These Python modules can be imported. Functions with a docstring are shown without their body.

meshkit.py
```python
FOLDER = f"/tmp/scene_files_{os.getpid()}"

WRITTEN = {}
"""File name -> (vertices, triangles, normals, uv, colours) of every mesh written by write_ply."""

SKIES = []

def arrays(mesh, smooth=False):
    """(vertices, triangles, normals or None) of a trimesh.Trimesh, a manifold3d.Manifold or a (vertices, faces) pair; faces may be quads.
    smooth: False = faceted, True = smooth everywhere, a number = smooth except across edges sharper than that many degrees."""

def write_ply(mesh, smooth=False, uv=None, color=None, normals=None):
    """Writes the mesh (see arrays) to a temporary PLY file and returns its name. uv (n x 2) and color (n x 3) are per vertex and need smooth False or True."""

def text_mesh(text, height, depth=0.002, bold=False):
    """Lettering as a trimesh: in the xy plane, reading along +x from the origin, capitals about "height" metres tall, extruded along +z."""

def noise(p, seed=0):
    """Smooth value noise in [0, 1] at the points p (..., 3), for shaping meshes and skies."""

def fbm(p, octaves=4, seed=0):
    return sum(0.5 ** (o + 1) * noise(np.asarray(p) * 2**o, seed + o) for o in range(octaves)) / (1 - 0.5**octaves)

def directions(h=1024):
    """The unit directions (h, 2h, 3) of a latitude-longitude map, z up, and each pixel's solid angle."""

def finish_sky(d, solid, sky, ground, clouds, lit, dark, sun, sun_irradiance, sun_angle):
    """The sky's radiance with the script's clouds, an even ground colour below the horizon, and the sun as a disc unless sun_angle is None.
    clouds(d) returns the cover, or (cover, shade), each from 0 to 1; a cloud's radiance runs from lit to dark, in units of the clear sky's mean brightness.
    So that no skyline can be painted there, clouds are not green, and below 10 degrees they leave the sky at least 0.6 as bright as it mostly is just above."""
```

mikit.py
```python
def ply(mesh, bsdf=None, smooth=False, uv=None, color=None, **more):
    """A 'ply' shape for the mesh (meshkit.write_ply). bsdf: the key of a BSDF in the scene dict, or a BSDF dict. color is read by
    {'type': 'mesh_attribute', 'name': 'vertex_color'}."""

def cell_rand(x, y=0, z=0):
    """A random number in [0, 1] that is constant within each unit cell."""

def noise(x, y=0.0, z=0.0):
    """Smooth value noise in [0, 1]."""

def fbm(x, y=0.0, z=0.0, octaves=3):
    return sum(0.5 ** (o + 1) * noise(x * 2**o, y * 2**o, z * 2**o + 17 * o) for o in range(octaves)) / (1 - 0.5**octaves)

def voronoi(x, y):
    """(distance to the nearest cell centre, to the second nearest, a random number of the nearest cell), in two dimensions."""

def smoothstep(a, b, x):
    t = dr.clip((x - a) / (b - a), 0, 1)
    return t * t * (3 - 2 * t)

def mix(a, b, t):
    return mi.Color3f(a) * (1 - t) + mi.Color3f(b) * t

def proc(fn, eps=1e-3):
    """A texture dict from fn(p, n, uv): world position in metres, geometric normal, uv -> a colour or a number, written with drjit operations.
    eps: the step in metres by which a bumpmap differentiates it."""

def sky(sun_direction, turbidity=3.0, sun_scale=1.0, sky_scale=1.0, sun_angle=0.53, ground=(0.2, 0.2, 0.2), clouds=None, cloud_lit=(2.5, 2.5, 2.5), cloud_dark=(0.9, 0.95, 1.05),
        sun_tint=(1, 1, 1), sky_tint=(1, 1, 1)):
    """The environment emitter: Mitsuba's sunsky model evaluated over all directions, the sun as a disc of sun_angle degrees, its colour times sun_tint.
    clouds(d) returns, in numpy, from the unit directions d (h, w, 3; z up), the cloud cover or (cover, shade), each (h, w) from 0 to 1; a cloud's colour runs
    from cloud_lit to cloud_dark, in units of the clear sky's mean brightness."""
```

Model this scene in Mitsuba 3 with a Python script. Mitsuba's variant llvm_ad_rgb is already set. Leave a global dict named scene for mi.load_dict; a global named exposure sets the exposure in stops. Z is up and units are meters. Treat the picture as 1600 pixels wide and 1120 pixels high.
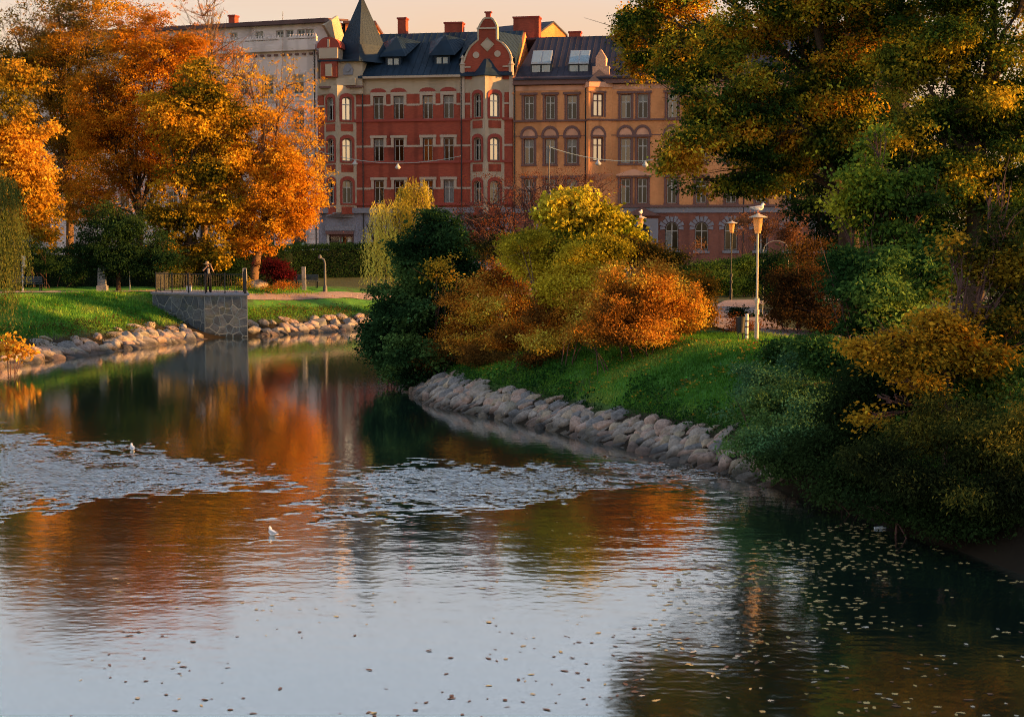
import math
import numpy as np, trimesh, shapely, manifold3d as m3
from shapely.geometry import Polygon, LineString, box as sbox, Point
import shapely.affinity as aff
import drjit as dr
import mitsuba as mi, mikit, meshkit

# ------------------------------------------------------------------ camera, light, exposure
F, H, PITCH = 2300.0, 5.6, math.atan(185 / 2300.0)      # focal length in photo pixels, eye height above the water, downward tilt
FW = np.array([0, math.cos(PITCH), -math.sin(PITCH)]); UP = np.array([0, math.sin(PITCH), math.cos(PITCH)])
T = mi.ScalarTransform4f
scene, labels = {}, {}
scene['camera'] = {'type': 'perspective', 'fov': math.degrees(2 * math.atan(800 / F)), 'fov_axis': 'x', 'near_clip': 0.1, 'far_clip': 6000.0,
                   'to_world': T().look_at(origin=[0, 0, H], target=[0, float(FW[1]), H + float(FW[2])], up=[0, 0, 1])}
SUN = (1.0, -0.14, 0.185)


def haze_clouds(d):
    e = np.degrees(np.arcsin(np.clip(d[..., 2], -1, 1)))
    wisp = meshkit.fbm(np.stack([d[..., 0] * 3, d[..., 1] * 3, d[..., 2] * 14], -1), 4, 5)
    t = np.clip((e - 6.5) / 11.0, 0, 1); shade = t * t * (3 - 2 * t)
    cover = 0.95 * np.exp(-np.maximum(e, 0) / 48.0) - 0.55 * np.clip(wisp - 0.42, 0, 1)
    return np.clip(cover, 0, 1), shade


scene['sky'] = mikit.sky(SUN, turbidity=2.8, sun_scale=1.0, sky_scale=1.0, sun_angle=0.8, clouds=haze_clouds, cloud_lit=(1.72, 0.99, 0.53), cloud_dark=(1.60, 1.58, 1.70),
                         sun_tint=(1.15, 0.88, 0.58))
exposure = 3.5

# ------------------------------------------------------------------ helpers
def ray(px, py):
    v = FW * F + np.array([1.0, 0, 0]) * (px - 800) - UP * (py - 560)
    return v / v[1]
def at(px, py, Y):
    return np.array([0, 0, H]) + ray(px, py) * Y
def onz(px, py, z=0.0):
    r = ray(px, py); return np.array([0, 0, H]) + r * ((z - H) / r[2])

def ply(mesh, bsdf, **k): return mikit.ply(mesh, 'mat_' + bsdf, **k)
used = {}
def newkey(name, parent=None):
    base = f'{parent}__{name}' if parent else name
    n = used.get(base, 0); used[base] = n + 1
    return base if n == 0 else f'{base}_{n:03d}'
def thing(name, label, cat, group=None):
    k = newkey(name); labels[k] = {'label': label, 'category': cat}
    if group: labels[k]['group'] = group
    return k
def part(parent, name, mesh, bsdf, smooth=False, label=None, stuff=False, color=None, to_world=None, kid=None):
    k = newkey(name, parent)
    d = dict(mesh) if isinstance(mesh, dict) else ply(mesh, bsdf, smooth=smooth, color=color)
    if to_world is not None: d['to_world'] = to_world
    scene[k] = d
    if label or stuff:
        labels[k] = {}
        if label: labels[k]['label'] = label
        if stuff: labels[k]['kind'] = 'stuff'
    return k
def solo(name, mesh, bsdf, label, cat, group=None, smooth=False, color=None, to_world=None):
    k = thing(name, label, cat, group)
    d = dict(mesh) if isinstance(mesh, dict) else ply(mesh, bsdf, smooth=smooth, color=color)
    if to_world is not None: d['to_world'] = to_world
    scene[k] = d
    return k
def struct(name, mesh, bsdf, smooth=False, color=None, label=None, kind='structure'):
    k = newkey(name); scene[k] = ply(mesh, bsdf, smooth=smooth, color=color); labels[k] = {'kind': kind}
    if label: labels[k]['label'] = label
    return k

class MB:                                                # collects triangles of one mesh
    def __init__(s): s.v, s.f, s.n = [], [], 0
    def add(s, v, f):
        v = np.asarray(v, float); f = np.asarray(f, int)
        if f.shape[1] == 4: f = np.vstack([f[:, [0, 1, 2]], f[:, [0, 2, 3]]])
        s.v.append(v); s.f.append(f + s.n); s.n += len(v); return s
    def mesh(s, m): return s.add(m.vertices, m.faces)
    def hexa(s, a, b):                                   # a, b: two rings of four points
        s.add(np.vstack([a, b]), [[0, 3, 2, 1], [4, 5, 6, 7], [0, 1, 5, 4], [1, 2, 6, 5], [2, 3, 7, 6], [3, 0, 4, 7]]); return s
    def box(s, x0, x1, y0, y1, z0, z1):
        return s.hexa([[x0, y0, z0], [x1, y0, z0], [x1, y1, z0], [x0, y1, z0]], [[x0, y0, z1], [x1, y0, z1], [x1, y1, z1], [x0, y1, z1]])
    def tube(s, pts, rad, sides=6):
        pts = np.asarray(pts, float); rad = np.broadcast_to(np.asarray(rad, float), (len(pts),))
        t = np.gradient(pts, axis=0); t /= np.linalg.norm(t, axis=1, keepdims=True) + 1e-12
        a = np.cross(t, np.where(np.abs(t[:, 2:]) < 0.9, [[0, 0, 1.0]], [[1.0, 0, 0]])); a /= np.linalg.norm(a, axis=1, keepdims=True) + 1e-12
        b = np.cross(t, a); g = np.arange(sides) * 2 * np.pi / sides
        v = (pts[:, None] + rad[:, None, None] * (np.cos(g)[None, :, None] * a[:, None] + np.sin(g)[None, :, None] * b[:, None])).reshape(-1, 3)
        i, j = np.meshgrid(np.arange(len(pts) - 1), np.arange(sides), indexing='ij')
        q = np.stack([i * sides + j, i * sides + (j + 1) % sides, (i + 1) * sides + (j + 1) % sides, (i + 1) * sides + j], -1).reshape(-1, 4)
        n = len(v)
        v = np.vstack([v, pts[:1], pts[-1:]]); k = np.arange(sides); m = (len(pts) - 1) * sides
        f = np.vstack([q[:, [0, 1, 2]], q[:, [0, 2, 3]], np.stack([k * 0 + n, (k + 1) % sides, k], 1), np.stack([k * 0 + n + 1, m + k, m + (k + 1) % sides], 1)])
        return s.add(v, f)
    def lathe(s, prof, c=(0, 0, 0), sides=16):
        prof = np.asarray(prof, float); g = np.arange(sides) * 2 * np.pi / sides
        v = np.stack([prof[:, :1] * np.cos(g), prof[:, :1] * np.sin(g), prof[:, 1:] + 0 * g], -1).reshape(-1, 3) + np.asarray(c)
        i, j = np.meshgrid(np.arange(len(prof) - 1), np.arange(sides), indexing='ij')
        return s.add(v, np.stack([i * sides + j, i * sides + (j + 1) % sides, (i + 1) * sides + (j + 1) % sides, (i + 1) * sides + j], -1).reshape(-1, 4))
    def get(s): return trimesh.Trimesh(np.vstack(s.v), np.vstack(s.f), process=False)

def ext(poly, h):
    ms = [trimesh.creation.extrude_polygon(g, h, engine='earcut') for g in getattr(poly, 'geoms', [poly]) if g.area > 1e-6]
    return trimesh.util.concatenate(ms)
def R(seed): return np.random.default_rng(seed)
def xf(x, y, z, rz=0.0, s=1.0): return T().translate([float(x), float(y), float(z)]).rotate([0, 0, 1], math.degrees(float(rz))).scale(float(s))

# ------------------------------------------------------------------ materials
def two(d): return {'type': 'twosided', 'bsdf': d}
def prin(c, rough=0.7, spec=0.4, metallic=0.0, **k):
    return two({'type': 'principled', 'base_color': c if isinstance(c, dict) else {'type': 'rgb', 'value': list(c)}, 'roughness': rough, 'specular': spec, 'metallic': metallic, **k})
N, fbm, mix, smooth = mikit.noise, mikit.fbm, mikit.mix, mikit.smoothstep

def masonry(c0, c1, brick=(0.26, 0.085), streak=0.25):
    """fine courses, tone from brick to brick, soot and rain streaks"""
    def fn(p, n, uv):
        u = p.x + 0.35 * p.y
        row = dr.floor(p.z / brick[1])
        r = mikit.cell_rand(dr.floor(u / brick[0] + 0.5 * (row - 2 * dr.floor(row / 2))), row, 3)
        big = fbm(p.x * 0.35, p.y * 0.35, p.z * 0.35, 4)
        st = N(u * 2.2, p.z * 0.16, 4.0)
        c = mix(c0, c1, dr.clip(0.55 * r + 0.9 * (big - 0.25), 0, 1))
        return c * (1 - streak * smooth(0.5, 0.85, st) - 0.25 * smooth(0.55, 0.8, big))
    return mikit.proc(fn)
def stucco(c, amt=0.3):
    def fn(p, n, uv):
        g = fbm(p.x * 0.5, p.y * 0.5, p.z * 0.5, 5); s = N((p.x + p.y * .3) * 1.8, p.z * 0.12, 2.0)
        return mi.Color3f(c) * (1.08 - amt * smooth(0.4, 0.75, g) - 0.22 * smooth(0.55, 0.9, s))
    return mikit.proc(fn)
def granite(c, k):
    def fn(p, n, uv):
        g = fbm(p.x * 3 + k, p.y * 3, p.z * 3, 4); s = N(p.x * 38, p.y * 38, p.z * 38) * 0.5 + N(p.x * 15, p.y * 15, p.z * 15 + k) * 0.9 - 0.2
        wet = 1 - smooth(0.14, 0.42, p.z + 0.1 * N(p.x * 2, p.y * 2, k))
        lich = smooth(0.58, 0.72, fbm(p.x * 1.7 + 9, p.y * 1.7, p.z * 1.7 + k, 3))
        col = mi.Color3f(c) * (0.45 + 0.75 * g + 0.6 * (s - 0.5))
        col = col * (1 - 0.35 * lich) + mi.Color3f(0.10, 0.11, 0.05) * (0.35 * lich)
        return col * (1 - 0.72 * wet)
    return mikit.proc(fn)
MAT = {
 'brick_red': prin(masonry((0.36, 0.074, 0.040), (0.25, 0.050, 0.030)), 0.85, 0.3),
 'brick_ochre': prin(masonry((0.70, 0.31, 0.125), (0.58, 0.235, 0.09)), 0.85, 0.3),
 'brick_brown': prin(masonry((0.25, 0.098, 0.066), (0.18, 0.072, 0.055)), 0.85, 0.3),
 'plaster_white': prin(stucco((0.60, 0.50, 0.46)), 0.85, 0.3),
 'plaster_cream': prin(stucco((0.40, 0.32, 0.23)), 0.8, 0.3),
 'plaster_salmon': prin(stucco((0.62, 0.32, 0.20)), 0.8, 0.3),
 'plaster_grey': prin(stucco((0.20, 0.20, 0.24)), 0.8, 0.3),
 'plaster_orange': prin(stucco((0.70, 0.24, 0.08)), 0.85, 0.3),
 'trim_cream': prin((0.42, 0.33, 0.25), 0.7), 'trim_brown': prin((0.15, 0.075, 0.065), 0.7), 'trim_grey': prin((0.2, 0.2, 0.23), 0.7), 'trim_brick': prin((0.28, 0.05, 0.034), 0.8),
 'roof_slate': prin(stucco((0.012, 0.026, 0.046), 0.4), 0.55, 0.22), 'roof_plum': prin(stucco((0.036, 0.032, 0.046), 0.4), 0.6, 0.22), 'roof_brown': prin(stucco((0.10, 0.05, 0.05), 0.3), 0.6, 0.4),
 'frame_pale': prin((0.40, 0.38, 0.34), 0.5), 'frame_brown': prin((0.12, 0.055, 0.05), 0.5), 'frame_dark': prin((0.03, 0.035, 0.04), 0.5),
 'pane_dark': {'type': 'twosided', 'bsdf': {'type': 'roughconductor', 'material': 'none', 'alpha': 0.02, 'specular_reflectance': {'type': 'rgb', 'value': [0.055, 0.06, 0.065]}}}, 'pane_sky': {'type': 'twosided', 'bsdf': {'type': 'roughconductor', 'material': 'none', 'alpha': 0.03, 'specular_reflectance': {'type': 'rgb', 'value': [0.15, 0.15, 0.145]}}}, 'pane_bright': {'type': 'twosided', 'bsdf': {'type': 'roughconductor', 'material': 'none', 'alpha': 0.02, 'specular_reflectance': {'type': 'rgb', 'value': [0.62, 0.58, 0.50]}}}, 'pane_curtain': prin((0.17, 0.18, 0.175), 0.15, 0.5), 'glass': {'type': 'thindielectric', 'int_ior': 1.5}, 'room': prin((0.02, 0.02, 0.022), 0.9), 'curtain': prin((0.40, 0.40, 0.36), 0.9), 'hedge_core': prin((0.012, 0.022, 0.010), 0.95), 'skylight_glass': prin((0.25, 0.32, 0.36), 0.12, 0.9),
 'iron': prin((0.018, 0.02, 0.022), 0.5), 'steel': prin((0.35, 0.36, 0.38), 0.4, 0.5), 'white_paint': prin((0.70, 0.68, 0.64), 0.45), 'wire': prin((0.4, 0.47, 0.42), 0.5),
 'hood': prin((0.42, 0.41, 0.39), 0.5), 'post_grey': prin((0.10, 0.10, 0.10), 0.6), 'pole': prin((0.20, 0.17, 0.13), 0.5), 'lamp_hat': prin((0.52, 0.44, 0.34), 0.5), 'lamp_shade': {'type': 'principledthin', 'base_color': {'type': 'rgb', 'value': [0.85, 0.58, 0.25]}, 'roughness': 0.4, 'diff_trans': 1.0}, 'bench_wood': prin((0.05, 0.065, 0.085), 0.6),  # lamp_shade carries the warm glow of transmitted sunlight in its base colour
 'granite_pink': prin(granite((0.36, 0.26, 0.215), 1.0), 0.75, 0.4), 'granite_grey': prin(granite((0.29, 0.255, 0.225), 5.0), 0.75, 0.4), 'granite_blue': prin(granite((0.19, 0.185, 0.185), 9.0), 0.75, 0.4), 'granite_tan': prin(granite((0.37, 0.30, 0.22), 13.0), 0.75, 0.4),
 'slab_a': prin(granite((0.085, 0.105, 0.125), 21.0), 0.7, 0.4), 'slab_b': prin(granite((0.06, 0.078, 0.095), 25.0), 0.7, 0.4), 'slab_c': prin(granite((0.11, 0.13, 0.145), 29.0), 0.7, 0.4), 'mortar': prin((0.20, 0.215, 0.20), 0.9),
 'stele': prin(granite((0.24, 0.24, 0.26), 33.0), 0.8, 0.3), 'asphalt': prin((0.055, 0.055, 0.06), 0.85),
 'gravel': prin(mikit.proc(lambda p, n, uv: mix((0.27, 0.20, 0.17), (0.17, 0.125, 0.115), fbm(p.x * 1.5, p.y * 1.5, 0, 4)) * (0.8 + 0.4 * N(p.x * 25, p.y * 25, 0))), 0.95, 0.2),
 'bark': prin(mikit.proc(lambda p, n, uv: mix((0.075, 0.05, 0.035), (0.030, 0.022, 0.018), fbm(p.x * 9, p.y * 9, p.z * 2.2, 4))), 0.9, 0.2),
 'bark_pale': prin(mikit.proc(lambda p, n, uv: mix((0.20, 0.115, 0.06), (0.10, 0.06, 0.035), fbm(p.x * 9, p.y * 9, p.z * 2.2, 4))), 0.9, 0.2),
 'twig': prin((0.10, 0.055, 0.05), 0.9, 0.2),
 'leaf': {'type': 'principledthin', 'base_color': {'type': 'mesh_attribute', 'name': 'vertex_color'}, 'roughness': 0.55, 'diff_trans': 0.85, 'spec_trans': 0.0, 'eta': 1.4},
 'gull_white': prin((0.80, 0.79, 0.77), 0.7), 'gull_grey': prin((0.40, 0.42, 0.45), 0.7), 'gull_beak': prin((0.5, 0.12, 0.05), 0.5),
 'skin': prin((0.36, 0.21, 0.15), 0.6), 'cloth_dark': prin((0.010, 0.011, 0.014), 0.95, 0.08), 'cloth_white': prin((0.20, 0.20, 0.21), 0.9), 'hair': prin((0.05, 0.03, 0.02), 0.6), 'straw': prin((0.30, 0.21, 0.12), 0.8),
 'float_yellow': prin((0.40, 0.30, 0.12), 0.55, 0.6), 'float_pale': prin((0.38, 0.35, 0.28), 0.5, 0.6), 'float_brown': prin((0.11, 0.06, 0.035), 0.6, 0.4), 'plastic_blue': prin((0.42, 0.52, 0.62), 0.3, 0.6),
 'poster': prin((0.30, 0.55, 0.42), 0.6), 'mint': prin((0.50, 0.62, 0.55), 0.8),
}
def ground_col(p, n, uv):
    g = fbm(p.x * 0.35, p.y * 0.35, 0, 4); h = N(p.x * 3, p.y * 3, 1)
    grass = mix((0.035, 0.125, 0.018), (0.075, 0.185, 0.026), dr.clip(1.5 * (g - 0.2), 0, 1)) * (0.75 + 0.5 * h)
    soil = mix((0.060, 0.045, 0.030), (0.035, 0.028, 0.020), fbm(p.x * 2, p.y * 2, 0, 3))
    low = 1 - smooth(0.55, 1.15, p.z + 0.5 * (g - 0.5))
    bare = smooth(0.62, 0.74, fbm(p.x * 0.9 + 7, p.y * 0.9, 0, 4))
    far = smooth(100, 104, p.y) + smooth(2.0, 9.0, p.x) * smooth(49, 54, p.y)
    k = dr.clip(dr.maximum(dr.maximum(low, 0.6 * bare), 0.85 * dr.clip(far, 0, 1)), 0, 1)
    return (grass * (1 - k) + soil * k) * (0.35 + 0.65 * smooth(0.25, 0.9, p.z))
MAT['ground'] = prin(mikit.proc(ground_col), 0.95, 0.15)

def seg_side(p, a, b):                                   # signed distance to the line a-b (left positive)
    dx, dy = b[0] - a[0], b[1] - a[1]; l = math.hypot(dx, dy)
    return (dx * (p.y - a[1]) - dy * (p.x - a[0])) / l
def water_h(p, n, uv):
    w = 1.5 * (fbm(p.x * 0.40, p.y * 0.40, 3.0, 3) - 0.5) + 2.2 * (N(p.x * 1.6, p.y * 1.9, 12.0) - 0.5) + 1.8 * (N(p.x * 4.5, p.y * 5.5, 13.0) - 0.5)
    # two cat's-paws: patches of water ruffled by gusts, with feathered edges
    m1 = smooth(-1.1, 1.3, seg_side(p, (-16.5, 43.2), (-5.6, 34.4)) * -1 + w) * smooth(-0.9, 1.1, seg_side(p, (-13.5, 28.3), (-5.6, 34.2)) + w)
    m2 = smooth(-0.8, 1.0, -(p.y - 36.0) + w) * smooth(-1.0, 1.2, seg_side(p, (-3.4, 29.4), (4.6, 35.0)) + w * 0.8) * smooth(-4.6, -1.2, p.x + w)
    cat = dr.clip(m1 + m2, 0, 1) * (0.35 + 0.65 * smooth(0.25, 0.55, fbm(p.x * 1.1, p.y * 0.8, 8.0, 3)))
    mid = smooth(46, 33, p.y) * (0.45 + 0.55 * smooth(20.0, 25, p.y)) * (0.7 + 0.9 * smooth(1.0, 3.5, p.x))
    chop = N(p.x * 4.6, p.y * 5.6, 1.0) * 0.45 + N(p.x * 9.3 + 3, p.y * 11.4, 2.0) * 0.34 + N(p.x * 19 + p.y * 2, p.y * 23, 5.0) * 0.17 + N(p.x * 2.0, p.y * 2.7, 15.0) * 0.22 + N(p.x * 13, p.y * 15, 16.0) * 0.22
    swell = N(p.x * 0.9, p.y * 2.6, 6.0) * 0.7 + N(p.x * 1.9 + 5, p.y * 4.8 + p.x, 7.0) * 0.3
    fine = N(p.x * 9, p.y * 12, 9.0)
    fine = fine + 0.8 * N(p.x * 2.2, p.y * 7.5, 31.0)
    return 0.082 * cat * chop + 0.0058 * mid * swell + 0.0012 * fine * (0.5 + mid)
MAT['water'] = {'type': 'bumpmap', 'arbitrary': {**mikit.proc(water_h, eps=0.012)}, 'scale': 1.0,
                'bsdf': {'type': 'blendbsdf', 'weight': 0.42, 'a': two({'type': 'principled', 'base_color': {'type': 'rgb', 'value': [0.006, 0.014, 0.012]}, 'roughness': 0.03, 'eta': 1.7}),
                         'b': two({'type': 'roughconductor', 'material': 'none', 'alpha': 0.012, 'specular_reflectance': {'type': 'rgb', 'value': [0.93, 0.95, 0.96]}})}}
scene.update({'mat_' + k: v for k, v in MAT.items()})

# ------------------------------------------------------------------ ground and canal
ABUT = [(-15.2, 84.6), (-17.7, 84.7), (-21.3, 87.2), (-21.3, 91.0), (-16.3, 90.0)]
LEFT = [(-40, -90), (-40, 0), (-35, 30), (-28, 50), (-22.9, 64.0), (-21.2, 70.0), (-18.6, 79.0), (-17.2, 84.2), (-15.0, 85.2), (-12.0, 89.0), (-9.2, 92.6), (-4, 99), (4, 105), (20, 109), (120, 112)]
RIGHT = [(14, -90), (13, -10), (11.5, 8), (10.0, 18), (8.6, 24.3), (8.0, 26.6), (7.4, 28.4), (6.7, 31.1), (5.6, 34.0), (4.73, 35.9), (3.92, 37.2), (2.77, 40.0), (1.86, 41.6), (0.87, 43.5), (0.04, 45.1), (-1.4, 47.3), (-2.78, 49.6), (-3.9, 54.2), (-4.9, 58.0), (-4.6, 63), (-2, 75), (2, 84), (10, 92), (30, 97), (120, 99)]
WATER = Polygon(LEFT + RIGHT[::-1]); shapely.prepare(WATER)
L_LINE, R_LINE = LineString(LEFT), LineString(RIGHT)

def bank_dist(x, y):
    pts = shapely.points(x, y)
    inside = shapely.contains(WATER, pts)
    return np.where(inside, -1, 1), shapely.distance(L_LINE, pts), shapely.distance(R_LINE, pts)
def height(x, y):
    x = np.asarray(x, float); y = np.asarray(y, float)
    sg, dl, drr = bank_dist(x, y)
    d = np.minimum(dl, drr); left = dl < drr
    r1 = np.where(left, 2.3, 1.25); z1 = np.where(left, 0.85, 0.78); g1 = np.where(left, 6.5, 4.9)
    t = np.clip((d - r1) / g1, 0, 1); t = t * (2 - t) * 0.6 + t * t * (3 - 2 * t) * 0.4
    z = np.where(d < r1, z1 * d / r1, z1 + (2.4 - z1) * t)
    z = np.where(sg < 0, -np.minimum(d * 0.7, 1.6), z)
    q = np.stack([x, y, 0 * x], -1)
    bump = (meshkit.fbm(q * 0.5, 3, 3) - 0.5) * 0.22 + (meshkit.fbm(q * 1.7, 2, 4) - 0.5) * 0.10
    z = z + bump * np.clip(d / 1.5, 0, 1) * np.where(sg < 0, 0, 1) * np.where(y > 104, 0.2, 1)
    z = z + 0.52 * np.clip((y - 104) / 8, 0, 1) * np.clip((d - 1) / 3, 0, 1)
    return z
def spread(lo, hi, step, far):
    core = np.arange(lo, hi + 1e-6, step); g = step * 1.35 ** np.arange(1, 40); g = np.cumsum(g); g = g[g < far]
    return np.concatenate([lo - g[::-1], core, hi + g])
gx, gy = spread(-46, 40, 0.55, 1800), spread(-20, 118, 0.55, 1800)
X, Yg = np.meshgrid(gx, gy)
Z = height(X.ravel(), Yg.ravel()).reshape(X.shape)
i, j = np.meshgrid(np.arange(len(gy) - 1), np.arange(len(gx) - 1), indexing='ij'); nx = len(gx)
quad = np.stack([i * nx + j, i * nx + j + 1, (i + 1) * nx + j + 1, (i + 1) * nx + j], -1).reshape(-1, 4)
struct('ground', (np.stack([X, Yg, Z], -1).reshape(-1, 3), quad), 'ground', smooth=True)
scene['water'] = {'type': 'rectangle', 'to_world': T().translate([0, 20, 0]).scale([130, 130, 1]), 'bsdf': {'type': 'ref', 'id': 'mat_water'}}
labels['water'] = {'kind': 'structure'}

def ribbon(pts, w, lift, step=0.6, flat=None):
    line = LineString(pts); s = np.arange(0, line.length + step, step).clip(0, line.length)
    p = np.array([line.interpolate(a).coords[0] for a in s]); t = np.gradient(p, axis=0); t /= np.linalg.norm(t, axis=1, keepdims=True)
    nrm = np.stack([-t[:, 1], t[:, 0]], 1); k = np.linspace(-0.5, 0.5, 5)
    q = p[:, None] + nrm[:, None] * (k[None, :, None] * w)
    z = (height(q[..., 0].ravel(), q[..., 1].ravel()).reshape(q.shape[:2]) if flat is None else np.full(q.shape[:2], flat)) + lift
    v = np.dstack([q, z]).reshape(-1, 3)
    i, j = np.meshgrid(np.arange(len(p) - 1), np.arange(4), indexing='ij')
    return v, np.stack([i * 5 + j, i * 5 + j + 1, (i + 1) * 5 + j + 1, (i + 1) * 5 + j], -1).reshape(-1, 4)
struct('gravel_path', ribbon([(-60, 78), (-40, 86), (-31, 89.6), (-24, 90.6), (-17.4, 92.4), (-11.4, 98.8), (-4.6, 105), (6, 110.5)], 1.5, 0.04), 'gravel', True)
struct('gravel_path', ribbon([(42, 45), (25, 45.6), (14, 46.6), (9.5, 48.6), (8.7, 54), (9.6, 62), (10.2, 70), (12.5, 76), (20, 80), (34, 82)], 2.6, 0.05), 'gravel', True)
struct('street', ribbon([(-90, 142), (-50, 137.5), (-18, 126.5), (2, 122.5), (40, 117), (90, 111)], 9, 0.0, 2.0, 2.935), 'asphalt')
pv = ribbon([(-90, 151), (-50, 146.5), (-18, 134.8), (0.5, 131.5), (40, 125.5), (90, 119)], 7.5, 0.0, 2.0, 3.04)
struct('pavement', pv, 'trim_grey')

# ------------------------------------------------------------------ stones along the water
def stone_mesh(seed, sub=2):
    m = trimesh.creation.icosphere(subdivisions=sub); v = np.array(m.vertices); rg = R(900 + seed)
    v *= (1 + 0.5 * (meshkit.fbm(v * 1.15 + seed * 7, 3, seed) - 0.5))[:, None]
    for _ in range(9):                                   # broken faces
        n = rg.normal(size=3); n /= np.linalg.norm(n); h = rg.uniform(.58, .85); d = v @ n - h; v = np.where((d > 0)[:, None], v - n * (d * .80)[:, None], v)
    return trimesh.Trimesh(v, m.faces, process=False)
GR = ['granite_pink', 'granite_grey', 'granite_blue', 'granite_tan', 'granite_pink', 'granite_grey']
STONES = [ply(stone_mesh(k, 3 if k < 9 else 2), GR[k % 6], smooth=40) for k in range(12)]
def bank_stones(line, s0, s1, side, bank, rows, w, ln, seed):
    rg = R(seed)
    for r, (d, zoff, keep) in enumerate(rows):
        s = s0 + rg.uniform(0, w)
        while s < s1:
            wid = w * rg.choice([.6, .8, 1.0, 1.25, 1.6]) * rg.uniform(0.85, 1.15); a, b = np.array(line.interpolate(s).coords[0]), np.array(line.interpolate(s + 0.6).coords[0])
            t = (b - a) / np.linalg.norm(b - a); up = np.array([-t[1], t[0]]) * side
            dd = d + rg.normal(0, 0.12 * ln); p = a + up * dd
            slope = (float(height(p[0] + up[0] * .3, p[1] + up[1] * .3)) - float(height(p[0] - up[0] * .3, p[1] - up[1] * .3))) / 0.6 if dd > 0.3 else 0.45
            U = np.array([*(up * 1.0), slope * 0.9]); U += np.array([*(t * rg.normal(-0.35, 0.35)), 0]); U /= np.linalg.norm(U)
            nrm = np.cross(U, [t[0], t[1], 0]); nrm *= np.sign(nrm[2]); nrm += rg.normal(0, 0.12, 3); nrm -= U * nrm.dot(U); nrm /= np.linalg.norm(nrm)
            W = np.cross(nrm, U)
            L = ln * rg.uniform(0.6, 1.3)
            M = np.eye(4); M[:3, 0] = W * wid * 0.56; M[:3, 1] = U * L * 0.56; M[:3, 2] = nrm * wid * rg.uniform(0.26, 0.42)
            z = max(float(height(*p)), -0.12) + zoff
            M[:3, 3] = [p[0], p[1], z]
            if rg.random() < keep: part(bank, 'stone', STONES[rg.integers(12)], None, to_world=T(M))
            s += wid * 0.86
bl = struct('canal_bank', ribbon([(-35, 30), (-28.9, 50), (-23.8, 64.0), (-22.2, 70.0), (-19.7, 79.0), (-18.6, 82.5)], 1.9, -0.03), 'bark', True)
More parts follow.
